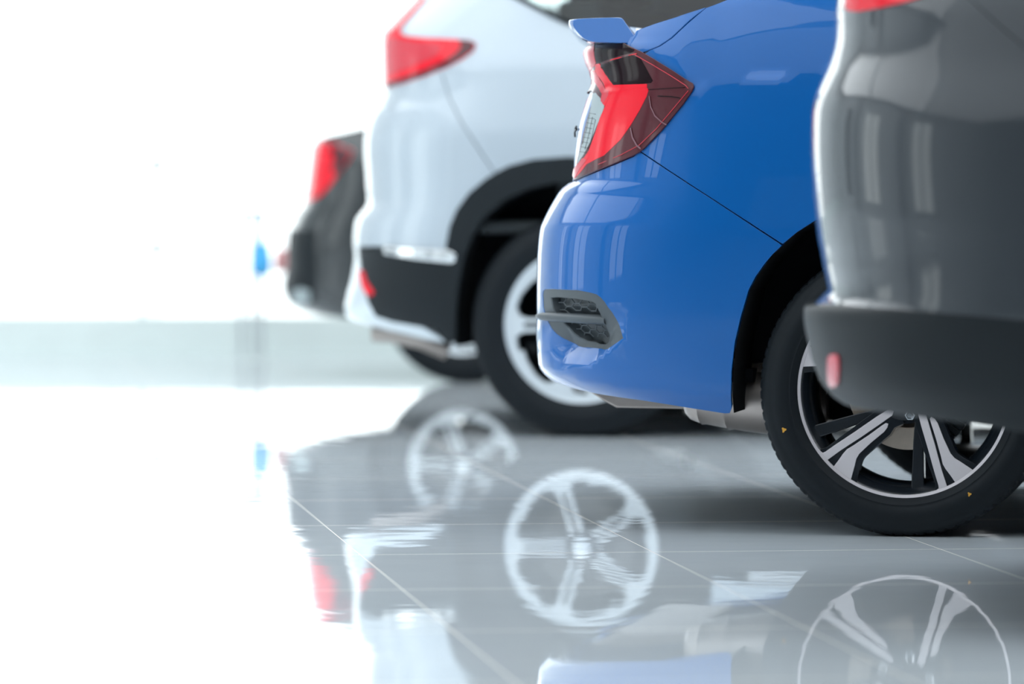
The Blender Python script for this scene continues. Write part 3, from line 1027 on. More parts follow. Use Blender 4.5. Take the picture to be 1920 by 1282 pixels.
def fp(c, e, z): return ('s', float(c.uc(z))-c.uF0-e, z)
sv_edge_a = [('m', 1.60), ('d', 0.08, 1.60), ('s', 0.25, 1.62), (1000, -194)]
sv_edge_b = [(1000, -194), (1300, -198), ('u', 1.0, 1.655), ('u', 1.7, 1.62)]
sv_edge_c = [('u', 1.7, 1.62), ('u', 2.45, 1.13)]
sv_edge_d = [('u', 2.45, 1.13), ('u', 3.0, 1.04), fp(c, 0.02, 0.95), fp(c, 0.5*c.Sf, 0.88), fp(c, c.Sf*0.999, 0.85)]
sarch = [(838, 462), (845, 425), (858, 394), (880, 364), (912, 337), (928, 327), (955, 313), (1000, 301), (1065, 296), (1120, 300), (1180, 318), (1240, 352), (1290, 405), (1316, 455), (1330, 520), (1334, 560)]
sinner = [(1296, 640), (1292, 560), (1274, 480), (1240, 415), (1195, 372), (1140, 348), (1087, 338), (1040, 341), (990, 352), (945, 373), (908, 405), (884, 440), (868, 480), (858, 530), (853, 580), (852, 640)]
def arcu(u0, z0, r, z_end):
    l = [('u', u0-r*math.cos(t), z0+r*math.sin(t)) for t in np.linspace(0, math.pi, 15)]
    return [('u', u0-r, z_end)]+l+[('u', u0+r, z_end)]
sf_arch = arcu(2.66, 0.36, 0.44, 0.46)
sseam = [(829, 140), (843, 186), (868, 235), (896, 277), (928, 325)]
# far outline of the bright patch seen through the cabin
sv_win = [(985, 1), (1010, 14), (1036, 28), (1062, 40), (1092, 50), (1140, 56), (1300, 60), (1500, 62), ('u', 2.15, 1.20), ('u', 1.62, 1.55), ('u', 1.0, 1.575), (1300, -150), (1060, -140), (1000, -120), (945, -60), (935, -40)]
sv_flank = sv_edge_a[-1:]+sv_edge_b[1:]+sv_edge_c[1:]+sv_edge_d[1:]+[fp(c, c.Sf*0.999, 0.46)]+sf_arch[::-1]+[('u', 2.2, 0.46), ('u', 0.5, 0.44), (1334, 560)]+sarch[::-1][1:10]+\
    sh(sseam, 1.4, -0.6)[::-1]+[(815, 120), (760, 90), (752, 45), (800, -20), (900, -150)]
c.panel('flank_panel', sv_flank, M['silver'], Sv, holes=[sv_win], step=0.035, mirror=False)
far_hole = [('u',)+tuple(np.array(at(c, x, y, 1.78))[[0, 2]]) for x, y in ((1003, -3), (1022, 20), (1045, 31), (1052, 24), (1076, -3), (1100, -60), (1020, -60))]
fh = [('u', q[1], q[2]) for q in far_hole]
c.panel('flank_panel', sv_flank, M['silver'], Sv, holes=[fh], step=0.04, mirror='only')
c.panel('side_window', sv_win, M['seeglass'], Sv, step=0.06, mirror=False, off=-0.004, lip=0)
c.panel('side_window', [('u', 0.2, 1.17), ('u', 0.1, 1.25), ('u', 0.25, 1.5), ('u', 1.0, 1.575), ('u', 1.62, 1.55), ('u', 2.15, 1.20)], M['glass'], Sv, step=0.06, mirror='only', off=0.004, lip=0.004)
wt = MB(); 
wt.tube([surf_ for surf_ in [Vector(c.P([s], [z])[0])+Vector((0, -0.004, 0)) for s, z in c.sz([(945, -20), (985, 2), (1010, 15), (1036, 29), (1062, 41), (1092, 51), (1140, 57), (1300, 61), (1500, 63)])]], 0.008, 8)
wt.build('window_trim', M['clad'], Sv, smooth=True)
tail = sv_edge_a[:3]+[(885, -150), (800, -20), (752, 45), (755, 90), (740, 150), (722, 172), ('d', 0.06, zf(c, 205)), ('m', zf(c, 205))]
tw = [('s', 0.42, 1.50), ('m', 1.52), ('m', 1.22), ('d', 0.03, 1.20)]
tail_poly = [('m', 1.60), ('d', 0.08, 1.60), ('s', 0.25, 1.62), (1000, -194), (900, -150), (800, -20), (752, 45), (760, 90), (745, 150), (722, 172), ('d', 0.06, zf(c, 205)), ('m', zf(c, 205)), ('m', 1.20), ('d', 0.03, 1.20), ('d', 0.03, 1.52), ('m', 1.52)]
c.panel('tailgate', tail_poly, M['silver'], Sv, step=0.03)
c.panel('rear_window', [('d', 0.02, 1.19), ('m', 1.19), ('m', 1.53), ('d', 0.02, 1.53)], M['seeglass'], Sv, step=0.05, off=-0.006, lip=0)
sv_bump = sh(sseam, -1.4, 0.6)+[(912, 339), (880, 365.5), (858, 395.5), (845, 426), (838, 464), (836, 470), (722, 461), (676, 461), (668, 470), ('d', 0.06, zf(c, 462)), ('m', zf(c, 462)), ('m', zf(c, 208)), ('d', 0.06, zf(c, 208)), (722, 175), (745, 153), (800, 125), (822, 125)]
c.panel('rear_bumper', sv_bump, M['silver'], Sv, step=0.022)
lampS = [(792, -18), (796, 0), (775, 24), (752, 50), (749, 58), (753, 65), (765, 69), (800, 72), (845, 74), (880, 76), (891, 81), (892, 86), (886, 97), (865, 112), (835, 127), (800, 141), (765, 153), (735, 162), (719, 166), (718, 150), (718, 64), (722, 57), (750, 27), (775, 0), (785, -18)]
SL, SL2 = c.panel('tail_lamp', lampS, M['red'], Sv, step=0.016, off=0.004, lip=0.01, sub=0.008)
SL['label'] = 'red rear lamp with a tall upper arm'
c.panel('smoked_lens', [(862, 76), (880, 77), (890, 82), (891, 87), (884, 97), (862, 112), (835, 126), (800, 140), (765, 152), (735, 161), (722, 164), (722, 158), (760, 146), (800, 131), (836, 114), (856, 100), (866, 88)], M['maroon'], SL, step=0.015, off=0.0055, lip=0.002, mirror=False, sub=0.006)
c.panel('lamp_reflector', [(724, 72), (752, 74), (790, 80), (830, 85), (822, 104), (780, 122), (735, 140), (724, 140)], M['pinkred'], SL, step=0.015, off=0.005, lip=0.001, mirror=False, sub=0.008)
ring_ = sarch+[(1334, 640)]+sinner+[(838, 640)]
c.panel('wheel_arch_trim', ring_, M['clad'], Sv, step=0.02, off=0.006, lip=0.02, roll=0.006)
clad = [(836, 471), (836, 640), (816, 617), (790, 611), (738, 602), (706, 592), (692, 566), (682, 525), (676, 485), (674, 466), (722, 464)]
c.panel('bumper_cladding', clad, M['clad'], Sv, step=0.02, off=0.004, lip=0.015, roll=0.005)
c.panel('bumper_chrome_strip', [(724, 464), (780, 468), (845, 472), (854, 478), (853, 488), (846, 491), (780, 484), (726, 475)], M['chrome'], Sv, step=0.02, off=0.012, lip=0.012, roll=0.004)
skid = [(672, 466), (675, 486), (681, 526), (691, 568), (704, 594), (738, 604), (790, 613), (836, 642), (800, 636), (740, 622), (700, 613), (664, 603), ('d', 0.06, zf(c, 600)), ('m', zf(c, 600)), ('m', zf(c, 465)), ('d', 0.06, zf(c, 465))]
c.panel('bumper_skid_plate', skid, M['alloy'], Sv, step=0.02)
c.panel('reflector', [(676, 508), (684, 508), (690, 528), (704, 548), (700, 554), (690, 551), (681, 535)], M['red'], Sv, step=0.01, off=0.008, lip=0.006, sub=0.006)
sill = [(1334, 562), ('u', 0.5, 0.44), ('u', 2.2, 0.46), ('u', 2.2, 0.27), ('u', 0.40, 0.27), (1334, 640)]
c.panel('sill_cladding', sill, M['clad'], Sv, step=0.05)
c.panel('sill_chrome_strip', [('u', 0.52, 0.43), ('u', 2.15, 0.45), ('u', 2.15, 0.425), ('u', 0.52, 0.405)], M['chrome'], Sv, step=0.05, off=0.006, lip=0.006)
c.panel('front_bumper_cladding', [('u', 3.11, 0.46), fp(c, c.Sf*0.999, 0.46), fp(c, c.Sf*0.999, 0.25), ('u', 3.14, 0.25)], M['clad'], Sv, step=0.05)
c.loft('tailgate_top', c.sz(sv_edge_a), M['silver'], Sv, 0.02)
c.loft('roof_panel', c.sz(sv_edge_b), M['silver'], Sv, 0.04)
c.loft('windscreen', c.sz(sv_edge_c), M['glass'], Sv, 0.04)
c.loft('bonnet', c.sz(sv_edge_d), M['silver'], Sv, 0.05)
cb = MB()
cb.box(-0.45, 2.3, 0.10, 1.75, 0.62, 0.66)
cb.box(-0.10, 0.04, 0.16, 1.69, 0.66, 1.34)
cb.box(1.0, 1.14, 0.16, 1.69, 0.66, 1.34)
for v in (0.30, 0.80, 1.30):
    cb.box(-0.11, -0.02, v, v+0.24, 1.36, 1.52); cb.box(1.0, 1.09, v, v+0.24, 1.36, 1.52)
cb.build('cabin_seats', M['interior'], Sv, bevel=0.02)
underside(c, Sv, -0.62, 2.66, 3.5)
arch_liner(c, Sv, c.sz([(852, 650)]+sinner[::-1]+[(1300, 650)]), 0.26)
arch_liner(c, Sv, c.sz(arcu(2.66, 0.36, 0.40, 0.27)), 0.26)
c.panel('wheel_arch_trim', [q for q in arcu(2.66, 0.36, 0.445, 0.46)]+[('u', 3.14, 0.27)]+arcu(2.66, 0.36, 0.385, 0.27)[::-1]+[('u', 2.2, 0.27)], M['clad'], Sv, step=0.05, off=0.006, lip=0.02)
tb = MB(); tb.tube([at(c, 700, 620, .35), at(c, 735, 622, .35), at(c, 790, 634, .35), at(c, 840, 655, .38)], 0.035, 14)
tb.build('exhaust_pipe', M['steel'], Sv, smooth=True)
ws, hs = suv_wheel(Sv)
# turn the spokes to the photo's angle
place_wheels(ws, hs, c, 2.66, 0.015)

# ------------------------------------------------------------------ dark grey tall car, nearest
D0 = F/1123.0
NEAR_SIL = [(-560, 1940), (-450, 1850), (-330, 1770), (-200, 1690), (-100, 1625), (-60, 1600), (0, 1566), (50, 1567), (75, 1566), (100, 1561), (130, 1551), (150, 1541), (180, 1528), (200, 1523), (250, 1520.5), (300, 1521), (350, 1524), (400, 1528), (450, 1534), (500, 1543), (530, 1550),
    (545, 1553), (556, 1549), (562, 1540), (570, 1515), (578, 1509), (600, 1509), (620, 1513), (650, 1520), (690, 1531), (720, 1543), (745, 1565), (760, 1592), (775, 1640), (800, 1760), (850, 1900)]
near = Body(2440, D0, 11.0, 0.925, 0.60, 2.8, NEAR_SIL, zpx(D0, [(1000, .09), (790, .05), (740, .02), (600, 0.0), (400, .0), (220, .012), (120, .035), (0, .05), (-250, .12), (-600, .32)]), (3.55, 0.8, 2.4))
c = near
Nr = c.root('dark_grey_car', 'blurred dark grey tall car nearest the camera, cut off by the right edge', 'car')
nr_edge_a = [('m', 1.60), ('d', 0.08, 1.60), ('s', 0.25, 1.62), (2050, -585)]
nr_edge_b = [(2050, -585), (2400, -610), ('u', 1.0, 1.635), ('u', 1.7, 1.60)]
nr_edge_c = [('u', 1.7, 1.60), ('u', 2.45, 1.13)]
nr_edge_d = [('u', 2.45, 1.13), ('u', 3.0, 1.04), fp(c, 0.02, 0.95), fp(c, 0.5*c.Sf, 0.88), fp(c, c.Sf*0.999, 0.85)]
narch = arcu(0.0, 0.36, 0.425, 0.45)
nseam = [(1815, -6), (1868, 43), (1922, 90), (1985, 165), (2030, 250), (2060, 300)]
na = [q for q in narch if True]
nr_flank = nr_edge_a[-1:]+nr_edge_b[1:]+nr_edge_c[1:]+nr_edge_d[1:]+[fp(c, c.Sf*0.999, 0.46)]+sf_arch[::-1]+[('u', 2.2, 0.46), ('u', 0.5, 0.44)]+[('u', 0.425, 0.45)]+[('u', 0.425*math.cos(t), 0.36+0.425*math.sin(t)) for t in np.linspace(0.1, math.pi*0.68, 14)]+\
    sh(nseam, 1.6, -0.6)[::-1]+[(1780, -60), (1680, -120), (1800, -400)]
c.panel('flank_panel', nr_flank, M['grey'], Nr, step=0.035)
u_end = 0.425*math.cos(math.pi*0.68); z_end = 0.36+0.425*math.sin(math.pi*0.68)
arcl = [('u', 0.425*math.cos(t), 0.36+0.425*math.sin(t)) for t in np.linspace(math.pi*0.69, math.pi*0.985, 8)]
ctop = [(1509, 578), (1530, 573), (1560, 571), (1620, 577), (1760, 589), (1920, 603), (1942, 605)]
nr_bump = sh(nseam, -1.6, 0.6)+arcl+[(1942, 602), (1920, 600), (1760, 586), (1620, 574), (1560, 568), (1530, 569), ('d', 0.06, zf(c, 572)), ('m', zf(c, 572)), ('m', zf(c, 20)), ('d', 0.06, zf(c, 20)), (1600, 5), (1650, -20), (1750, -30)]
c.panel('rear_bumper', nr_bump, M['grey'], Nr, step=0.018)
c.panel('tailgate', [('m', 1.60), ('d', 0.08, 1.60), ('s', 0.25, 1.62), (2050, -585), (1800, -400), (1680, -120), (1740, -32), (1650, -22), (1600, 2), ('d', 0.06, zf(c, 16)), ('m', zf(c, 16))], M['grey'], Nr, step=0.035)
c.panel('rear_window', [('d', 0.02, 1.19), ('m', 1.19), ('m', 1.53), ('d', 0.02, 1.53)], M['glass'], Nr, step=0.05, off=0.003, lip=0.004)
c.panel('side_window', [('u', -0.12, 1.22), ('u', 0.1, 1.20), ('u', 2.15, 1.20), ('u', 1.62, 1.53), ('u', 1.0, 1.55), ('u', 0.2, 1.53), ('u', -0.05, 1.45), ('u', -0.22, 1.30)], M['glass'], Nr, step=0.06, off=0.003, lip=0.004)
NL, _n = c.panel('tail_lamp', [(1588, -95), (1588, 16), (1594, 20), (1612, 21), (1650, 14), (1700, 3), (1752, -14), (1800, -40), (1840, -75), (1850, -95), (1780, -100), (1660, -105)], M['red'], Nr, step=0.015, off=0.004, lip=0.01, sub=0.008)
NL['label'] = 'red rear lamp'
ncl = ctop+[(1944, 812), (1920, 809), (1860, 799), (1800, 790), (1740, 782), (1690, 775), (1640, 768), (1600, 762), (1574, 752), (1555, 736), ('d', 0.06, zf(c, 735)), ('m', zf(c, 735)), ('m', zf(c, 576)), ('d', 0.06, zf(c, 576))]
c.panel('bumper_cladding', ncl, M['clad'], Nr, step=0.016, off=0.002, lip=0.02, roll=0.006)
c.panel('reflector', [(1558, 668), (1563, 664), (1570, 664), (1575, 668), (1576, 690), (1574, 716), (1569, 722), (1561, 722), (1557, 712), (1556, 690)], M['pinkred'], Nr, step=0.008, off=0.006, lip=0.006, sub=0.005)
cl_ring = arcu(0.0, 0.36, 0.425, 0.45); cl_ring[0] = ('u', -0.425, 0.30); cl_ring[-1] = ('u', 0.425, 0.30)
c.panel('wheel_arch_trim', cl_ring+arcu(0.0, 0.36, 0.37, 0.30)[::-1], M['clad'], Nr, step=0.04, off=0.006, lip=0.02)
cl_ring2 = arcu(2.66, 0.36, 0.445, 0.46)
c.panel('wheel_arch_trim', cl_ring2+[('u', 3.14, 0.27)]+arcu(2.66, 0.36, 0.385, 0.27)[::-1]+[('u', 2.2, 0.27)], M['clad'], Nr, step=0.05, off=0.006, lip=0.02)
c.panel('sill_cladding', [('u', 0.425, 0.44), ('u', 2.2, 0.46), ('u', 2.2, 0.27), ('u', 0.425, 0.27)], M['clad'], Nr, step=0.05)
c.panel('front_bumper_cladding', [('u', 3.11, 0.46), fp(c, c.Sf*0.999, 0.46), fp(c, c.Sf*0.999, 0.25), ('u', 3.14, 0.25)], M['clad'], Nr, step=0.05)
c.loft('tailgate_top', c.sz(nr_edge_a), M['grey'], Nr, 0.02)
c.loft('roof_panel', c.sz(nr_edge_b), M['grey'], Nr, 0.04)
c.loft('windscreen', c.sz(nr_edge_c), M['glass'], Nr, 0.04)
c.loft('bonnet', c.sz(nr_edge_d), M['grey'], Nr, 0.05)
mm = MB()
mm.box(-0.60, -0.40, 0.30, 1.55, 0.46, 0.50)
mm.box(-0.42, 0.42, 0.42, 1.43, 0.46, 0.70)
mm.box(0.42, 2.24, 0.10, 1.75, 0.26, 0.34)
mm.box(2.24, 3.08, 0.42, 1.43, 0.30, 0.64)
mm.box(3.08, 3.4, 0.3, 1.55, 0.28, 0.48)
mm.build('underbody', M['liner'], Nr)
arch_liner(c, Nr, c.sz(arcu(0.0, 0.36, 0.375, 0.30)), 0.26)
arch_liner(c, Nr, c.sz(arcu(2.66, 0.36, 0.40, 0.27)), 0.26)
wn = copy_tree(ws, Nr)
place_wheels(wn, hs, c, 2.66, 0.015)

# ------------------------------------------------------------------ black car at the far end
D3 = 18.6
BLK_SIL = [(-40, 800), (60, 720), (140, 660), (200, 615), (240, 598), (262, 590), (268, 588), (280, 584), (300, 582), (330, 578), (360, 574), (378, 571), (385, 565), (400, 554), (420, 546), (440, 541), (500, 540), (560, 540), (572, 545), (580, 556), (590, 585), (600, 640), (640, 700)]
blk = Body(865, D3, 11.0, 0.86, 0.50, 3.2, BLK_SIL, zpx(D3, [(800, .08), (620, .05), (560, .01), (430, 0), (300, .01), (230, .05), (100, .12), (-40, .28)]), (3.45, 0.8, 2.4))
c = blk
Bk = c.root('black_car', 'blurred black car farthest away, mostly hidden behind the silver car', 'car')
def zb(py): return H-(py-HY)/F*D3
bk_edge = [('m', 0.942), ('d', 0.08, 0.942), (600, 258), (640, 249), (690, 237), (760, 200), (840, 130), (930, 50), (1010, 10), ('u', 0.8, 1.40), ('u', 1.4, 1.40), ('u', 2.2, 1.0), ('u', 2.9, 0.92), fp(c, 0.02, 0.85), fp(c, 0.5*c.Sf, 0.78), fp(c, c.Sf*0.999, 0.74)]
barch = arcu(0.0, 0.34, 0.37, 0.25)
bfarch = arcu(2.55, 0.34, 0.37, 0.22)
bk_flank = bk_edge+[fp(c, c.Sf*0.999, 0.30), ('u', 3.0, 0.22)]+bfarch[::-1]+barch[::-1]+[(700, 598), (650, 596), ('d', 0.06, zb(585)), ('m', zb(585))]
c.panel('flank_panel', bk_flank, M['black'], Bk, step=0.03)
c.loft('rear_deck', c.sz(bk_edge[:6]), M['black'], Bk, 0.01)
c.loft('rear_window', c.sz(bk_edge[5:8]), M['glass'], Bk, 0.02)
c.loft('roof_panel', c.sz(bk_edge[7:11]), M['black'], Bk, 0.03)
c.loft('windscreen', c.sz(bk_edge[10:12]), M['glass'], Bk, 0.03)
c.loft('bonnet', c.sz(bk_edge[11:]), M['black'], Bk, 0.04)
c.panel('side_window', [('u', -0.1, 0.98), ('u', 0.3, 1.25), ('u', 0.8, 1.35), ('u', 1.35, 1.35), ('u', 2.05, 1.0)], M['glass'], Bk, step=0.05, off=0.003, lip=0.004)
c.panel('tail_lamp', [(588, 272), (600, 267), (630, 270), (662, 282), (655, 300), (640, 318), (620, 345), (603, 365), (585, 376), ('d', 0.04, zb(376)), ('d', 0.04, zb(300)), ('d', 0.04, zb(272))], M['red'], Bk, step=0.015, off=0.004, lip=0.01, sub=0.008)
c.panel('smoked_lens', [(620, 272), (650, 279), (661, 285), (650, 305), (632, 328), (624, 318), (628, 300)], M['maroon'], Bk, step=0.015, off=0.007, lip=0.002, sub=0.008)
c.panel('bumper_trim', [(592, 432), (592, 560), (570, 572), ('d', 0.10, zb(572)), ('d', 0.10, zb(432))], M['clad'], Bk, step=0.02, off=0.003, lip=0.008)
c.panel('bumper_glint', [(582, 545), (582, 562), (572, 570), (560, 570), (552, 562), (552, 545), (565, 540)], M['clear'], Bk, step=0.01, off=0.008, lip=0.006, sub=0.006)  # pale patch painting the bright floor's reflection on the bumper
m = MB()
m.box(-0.55, -0.38, 0.3, 1.4, 0.34, 0.38); m.box(-0.38, 0.38, 0.42, 1.3, 0.33, 0.6); m.box(0.38, 2.17, 0.1, 1.62, 0.22, 0.28); m.box(2.17, 2.93, 0.42, 1.3, 0.3, 0.6); m.box(2.93, 3.3, 0.3, 1.4, 0.25, 0.45)
m.build('underbody', M['liner'], Bk)
arch_liner(c, Bk, c.sz(barch), 0.25)
arch_liner(c, Bk, c.sz(bfarch), 0.25)
wb_, hb_ = suv_wheel(Bk, 0.215, 0.325)
place_wheels(wb_, hb_, c, 2.55, 0.015)


# ------------------------------------------------------------------ showroom
ANG = math.radians(7.2)      # floor grid turned against the view
fm = bpy.data.materials.new('polished_tiles'); fm.use_nodes = True
nt = fm.node_tree; b = nt.nodes['Principled BSDF']
tc = nt.nodes.new('ShaderNodeTexCoord')
mp = nt.nodes.new('ShaderNodeMapping'); mp.inputs['Rotation'].default_value = (0, 0, -ANG)
nt.links.new(tc.outputs['Object'], mp.inputs['Vector'])
sx = nt.nodes.new('ShaderNodeSeparateXYZ'); nt.links.new(mp.outputs[0], sx.inputs[0])
def grout(sock, size, offs, half):
    a = nt.nodes.new('ShaderNodeMath'); a.operation = 'ADD'; a.inputs[1].default_value = offs; nt.links.new(sock, a.inputs[0])
    p = nt.nodes.new('ShaderNodeMath'); p.operation = 'PINGPONG'; p.inputs[1].default_value = size/2; nt.links.new(a.outputs[0], p.inputs[0])
    l = nt.nodes.new('ShaderNodeMath'); l.operation = 'LESS_THAN'; l.inputs[1].default_value = half; nt.links.new(p.outputs[0], l.inputs[0])
    return l
ga = grout(sx.outputs[0], 0.62, GX, 0.0011)
gb = grout(sx.outputs[1], 0.86, GY, 0.0022)
mxm = nt.nodes.new('ShaderNodeMath'); mxm.operation = 'MAXIMUM'
nt.links.new(ga.outputs[0], mxm.inputs[0]); nt.links.new(gb.outputs[0], mxm.inputs[1])
n1 = nt.nodes.new('ShaderNodeTexNoise'); n1.inputs['Scale'].default_value = 2.2; n1.inputs['Detail'].default_value = 6
nt.links.new(tc.outputs['Object'], n1.inputs['Vector'])
cr = nt.nodes.new('ShaderNodeMix'); cr.data_type = 'RGBA'
cr.inputs[6].default_value = (0.70, 0.77, 0.82, 1); cr.inputs[7].default_value = (0.79, 0.85, 0.89, 1)
nt.links.new(n1.outputs['Fac'], cr.inputs[0])
c2 = nt.nodes.new('ShaderNodeMix'); c2.data_type = 'RGBA'
nt.links.new(mxm.outputs[0], c2.inputs[0]); nt.links.new(cr.outputs[2], c2.inputs[6]); c2.inputs[7].default_value = (0.78, 0.72, 0.66, 1)
nt.links.new(c2.outputs[2], b.inputs['Base Color'])
rg = nt.nodes.new('ShaderNodeMapRange'); rg.inputs[3].default_value = 0.018; rg.inputs[4].default_value = 0.5
nt.links.new(mxm.outputs[0], rg.inputs[0]); nt.links.new(rg.outputs[0], b.inputs['Roughness'])
b.inputs['IOR'].default_value = 1.5
# faint waviness of the polish
n2 = nt.nodes.new('ShaderNodeTexNoise'); n2.inputs['Scale'].default_value = 6.0; n2.inputs['Detail'].default_value = 1.5
nt.links.new(mp.outputs[0], n2.inputs['Vector'])
bp = nt.nodes.new('ShaderNodeBump'); bp.inputs['Strength'].default_value = 1.0; bp.inputs['Distance'].default_value = 0.0004
nt.links.new(n2.outputs['Fac'], bp.inputs['Height']); nt.links.new(bp.outputs['Normal'], b.inputs['Normal'])
M['floor'] = fm
M['wall'] = mat('white_wall_paint', (0.62, 0.65, 0.66), 0.7, noise=(3, 0.03, 0))
M['darkwall'] = mat('slate_wall_paint', (0.14, 0.16, 0.18), 0.7, noise=(3, 0.05, 0))
M['ceil'] = mat('pale_ceiling', (0.35, 0.38, 0.40), 0.8, noise=(3, 0.03, 0))
M['kerb'] = mat('pale_green_stone', (0.74, 0.82, 0.80), 0.35, noise=(5, 0.06, 0))
M['pane'] = glass_mat('window_glass', (0.97, 0.99, 0.985))
M['frame'] = mat('pale_aluminium', (0.62, 0.66, 0.68), 0.35, 0.6)
M['out'] = mat('white_forecourt', (0.8, 0.8, 0.8), 0.9)

XL, XR, YB, YF, ZC = -9.0, 9.0, -9.0, 21.6, 4.6
o = MB().box(XL, XR, YB, YF+0.25, -0.05, 0).build('floor', M['floor']); tag(o, kind='structure')
o = MB().box(XL-12, XR+12, YF+0.25, YF+30, -0.08, -0.03).build('forecourt', M['out']); tag(o, kind='structure')
o = MB().box(XL, XR, YB, YF+0.25, ZC, ZC+0.1).build('ceiling', M['ceil']); tag(o, kind='structure')
o = MB().box(XR, XR+0.15, YB, YF+0.25, 0, ZC).build('wall_right', M['wall']); tag(o, kind='structure')
lw = MB()
wy = [(5.2, 7.6), (11.6, 14.2), (17.0, 18.4)]
ys = [YB]+[v for p in wy for v in p]+[YF+0.25]
for a, b_ in zip(ys[0::2], ys[1::2]): lw.box(XL-0.15, XL, a, b_, 0, ZC)
for a, b_ in wy: lw.box(XL-0.15, XL, a, b_, 0, 0.3); lw.box(XL-0.15, XL, a, b_, 3.4, ZC)
tag(lw.build('wall_left', M['wall']), kind='structure')
for i, (a, b_) in enumerate(wy):
    tag(MB().box(XL-0.08, XL-0.07, a, b_, 0.3, 3.4).build('window_%d' % (20+i), M['pane']), kind='structure')
    fr = MB()
    for y in (a, (a+b_)/2, b_-0.12): fr.box(XL-0.12, XL+0.03, y, y+0.12, 0.3, 3.4)
    tag(fr.build('trim_%d' % (30+i), M['darkwall']), kind='structure')
for i, y in enumerate((8.6, 15.4)):
    tag(MB().box(XL, XL+0.4, y, y+0.5, 0, ZC).build('trim_%d' % (40+i), M['darkwall']), kind='structure')
o = MB().box(XL, XR, YB-0.15, YB, 0, ZC).build('wall_back', M['darkwall']); tag(o, kind='structure')
for i, (x0, x1, z0, z1) in enumerate([(-6.5, -4.6, 0.9, 2.6), (-3.2, 0.4, 0.2, 2.9), (1.6, 2.4, 1.2, 2.4), (3.4, 6.8, 0.6, 3.0)]):
    tag(MB().box(x0, x1, YB, YB+0.05, z0, z1).build('trim_%d' % (50+i), M['wall']), kind='structure')  # pale unseen panels added for the car sides to mirror
# glass front beyond the cars: stone kerb, panes, posts
o = MB().box(XL, XR, YF, YF+0.2, 0, 0.168).build('trim_1', M['kerb']); tag(o, kind='structure')
o = MB().box(XL, XR, YF+0.02, YF+0.18, 4.3, ZC).build('trim_2', M['frame']); tag(o, kind='structure')
px2x = lambda px, D: (px-CX)/F*D
posts = [px2x(265, YF)-4.8, px2x(265, YF)-2.4, px2x(265, YF), px2x(1250, YF), px2x(1250, YF)+2.4, px2x(1250, YF)+4.8]
k = 1
XG = -3.3
tag(MB().box(XL, XG, YF+0.02, YF+0.2, 0.168, ZC).build('wall_front_blocker', M['wall']), kind='structure')  # unseen solid stretch added to keep bright glass out of car edge reflections
ed = [XG]+[p for p in posts if p > XG]+[XR]
for i in range(len(ed)-1):
    mb = MB(); mb.box(ed[i]+0.01, ed[i+1]-0.01, YF+0.08, YF+0.092, 0.168, 4.3)
    o = mb.build('window_%d' % (i+1), M['pane']); tag(o, kind='structure')
for i, x in enumerate([XG]+[p for p in posts if p > XG]):
    o = MB().box(x-0.012, x+0.012, YF+0.06, YF+0.11, 0.168, 4.3).build('trim_%d' % (i+3), M['frame']); tag(o, kind='structure')

# added fill light: broad glowing panels under the ceiling, out of view
ems = [mat('fill_panel_%s' % n, (0.8, 0.8, 0.8), 0.6, emit=((0.94, 0.98, 1.0), e)) for n, e in (('dimmed', 0.8), ('full', 1.9), ('front', 1.9))]
names = [['just behind the camera on the left', 'just behind the camera on the right'], ['over the cars on the left', 'over the cars on the right'], ['beside the glass front on the left', 'beside the glass front on the right']]
for i, x in enumerate((-4.4, 4.4)):
    for j, y in enumerate((3.6, 10.4, 17.3)):
        r = empty('ceiling_fill_light', (x, y, ZC-0.06), 0, 'broad unseen fill light panel added overhead '+names[j][i], 'ceiling light', 'added fill lights')
        MB().box(-4.0, 4.0, -3.4, 3.4, 0, 0.06).build('fill_housing', M['frame'], r)
        MB().box(-3.9, 3.9, -3.3, 3.3, -0.01, -0.002).build('fill_diffuser', ems[j], r)

# glass door posts, rail and fittings in the front
xd = px2x(290, YF)
o = MB().box(xd-0.006, xd+0.006, YF+0.06, YF+0.11, 0.168, 4.3).build('trim_20', M['frame']); tag(o, kind='structure')
zr = H-(403-HY)/F*YF
o = MB().box(XL, XR, YF+0.070, YF+0.078, zr-0.006, zr+0.006).build('trim_21', M['frame']); tag(o, kind='structure')
for i, y in enumerate((310, 466, 625)):
    z = H-(y-HY)/F*YF
    o = MB().box(xd-0.016, xd+0.022, YF+0.045, YF+0.125, z-0.03, z+0.03).build('trim_%d' % (22+i), M['clad'] if i < 2 else M['frame'], bevel=0.004); tag(o, kind='structure')

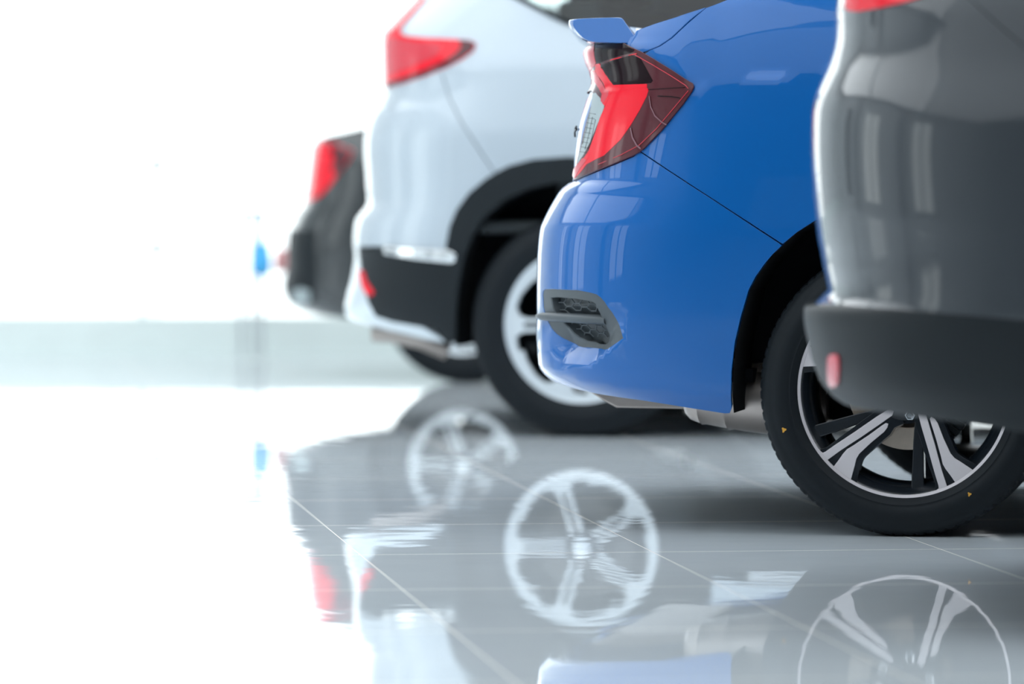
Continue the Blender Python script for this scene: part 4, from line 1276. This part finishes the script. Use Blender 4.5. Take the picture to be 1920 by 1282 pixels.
# small stand by the glass with two bags hanging from it
D9 = 21.2
sx_ = px2x(480, D9); zt9 = H-(396-HY)/F*D9
st = empty('display_stand', (sx_, D9, 0), 0, 'thin low display stand by the glass front, left of the cars', 'stand')
MB().box(-0.11, 0.04, -0.045, 0.05, zt9-0.012, zt9).build('top_plate', M['clad'], st, bevel=0.003)
for (x0, y0, x1, y1) in ((-0.05, -0.03, -0.07, -0.04), (0.02, -0.03, 0.03, -0.04), (-0.015, 0.04, -0.02, 0.08)):
    m = MB(); m.tube([(x0, y0, zt9-0.01), (x1, y1, 0.012)], 0.010, 10); m.build('leg', M['frame'], st, smooth=True)
m = MB(); m.tube([(0.0, -0.05, zt9-0.02), (0.16, -0.05, zt9-0.02)], 0.005, 8); m.build('hanging_rail', M['frame'], st, smooth=True)
def bag(name, x0, x1, z0, z1, ml, label, cat):
    r = empty(name, (sx_+(x0+x1)/2, D9-0.12, z0), 0, label, cat)
    w_ = (x1-x0)/2; hgt = z1-z0
    V = []; n = 10
    for k, (f, d) in enumerate([(0.75, 0.5), (0.95, 1.0), (1.0, 1.0), (0.92, 0.7), (0.8, 0.25), (0.78, 0.1)]):
        z = hgt*k/5
        for i in range(16):
            t = 2*math.pi*i/16
            V.append((w_*f*math.copysign(abs(math.cos(t))**0.6, math.cos(t)), 0.035*d*math.copysign(abs(math.sin(t))**0.8, math.sin(t)), z))
    Fc = [(k*16+i, k*16+(i+1) % 16, (k+1)*16+(i+1) % 16, (k+1)*16+i) for k in range(5) for i in range(16)]+[tuple(range(16))[::-1], tuple(80+i for i in range(16))]
    new_obj('bag_body', V, Fc, ml, r)
    h = MB(); h.tube([(-w_*0.4, 0, hgt-0.005), (-w_*0.2, 0.055, zt9-0.012-z0), (w_*0.2, 0.055, zt9-0.012-z0), (w_*0.4, 0, hgt-0.005)], 0.003, 6); h.build('strap', ml, r, smooth=True)
bag('blue_bag', -0.015, 0.075, H-(516-HY)/F*D9, H-(456-HY)/F*D9, mat('blue_cloth', (0.08, 0.45, 0.85), 0.8), 'small bright blue bag hanging from the low display stand', 'bag')
bag('pink_bag', 0.085, 0.15, H-(508-HY)/F*D9, H-(466-HY)/F*D9, mat('pink_cloth', (0.6, 0.3, 0.3), 0.8), 'small dull pink bag hanging beside the blue bag', 'bag')
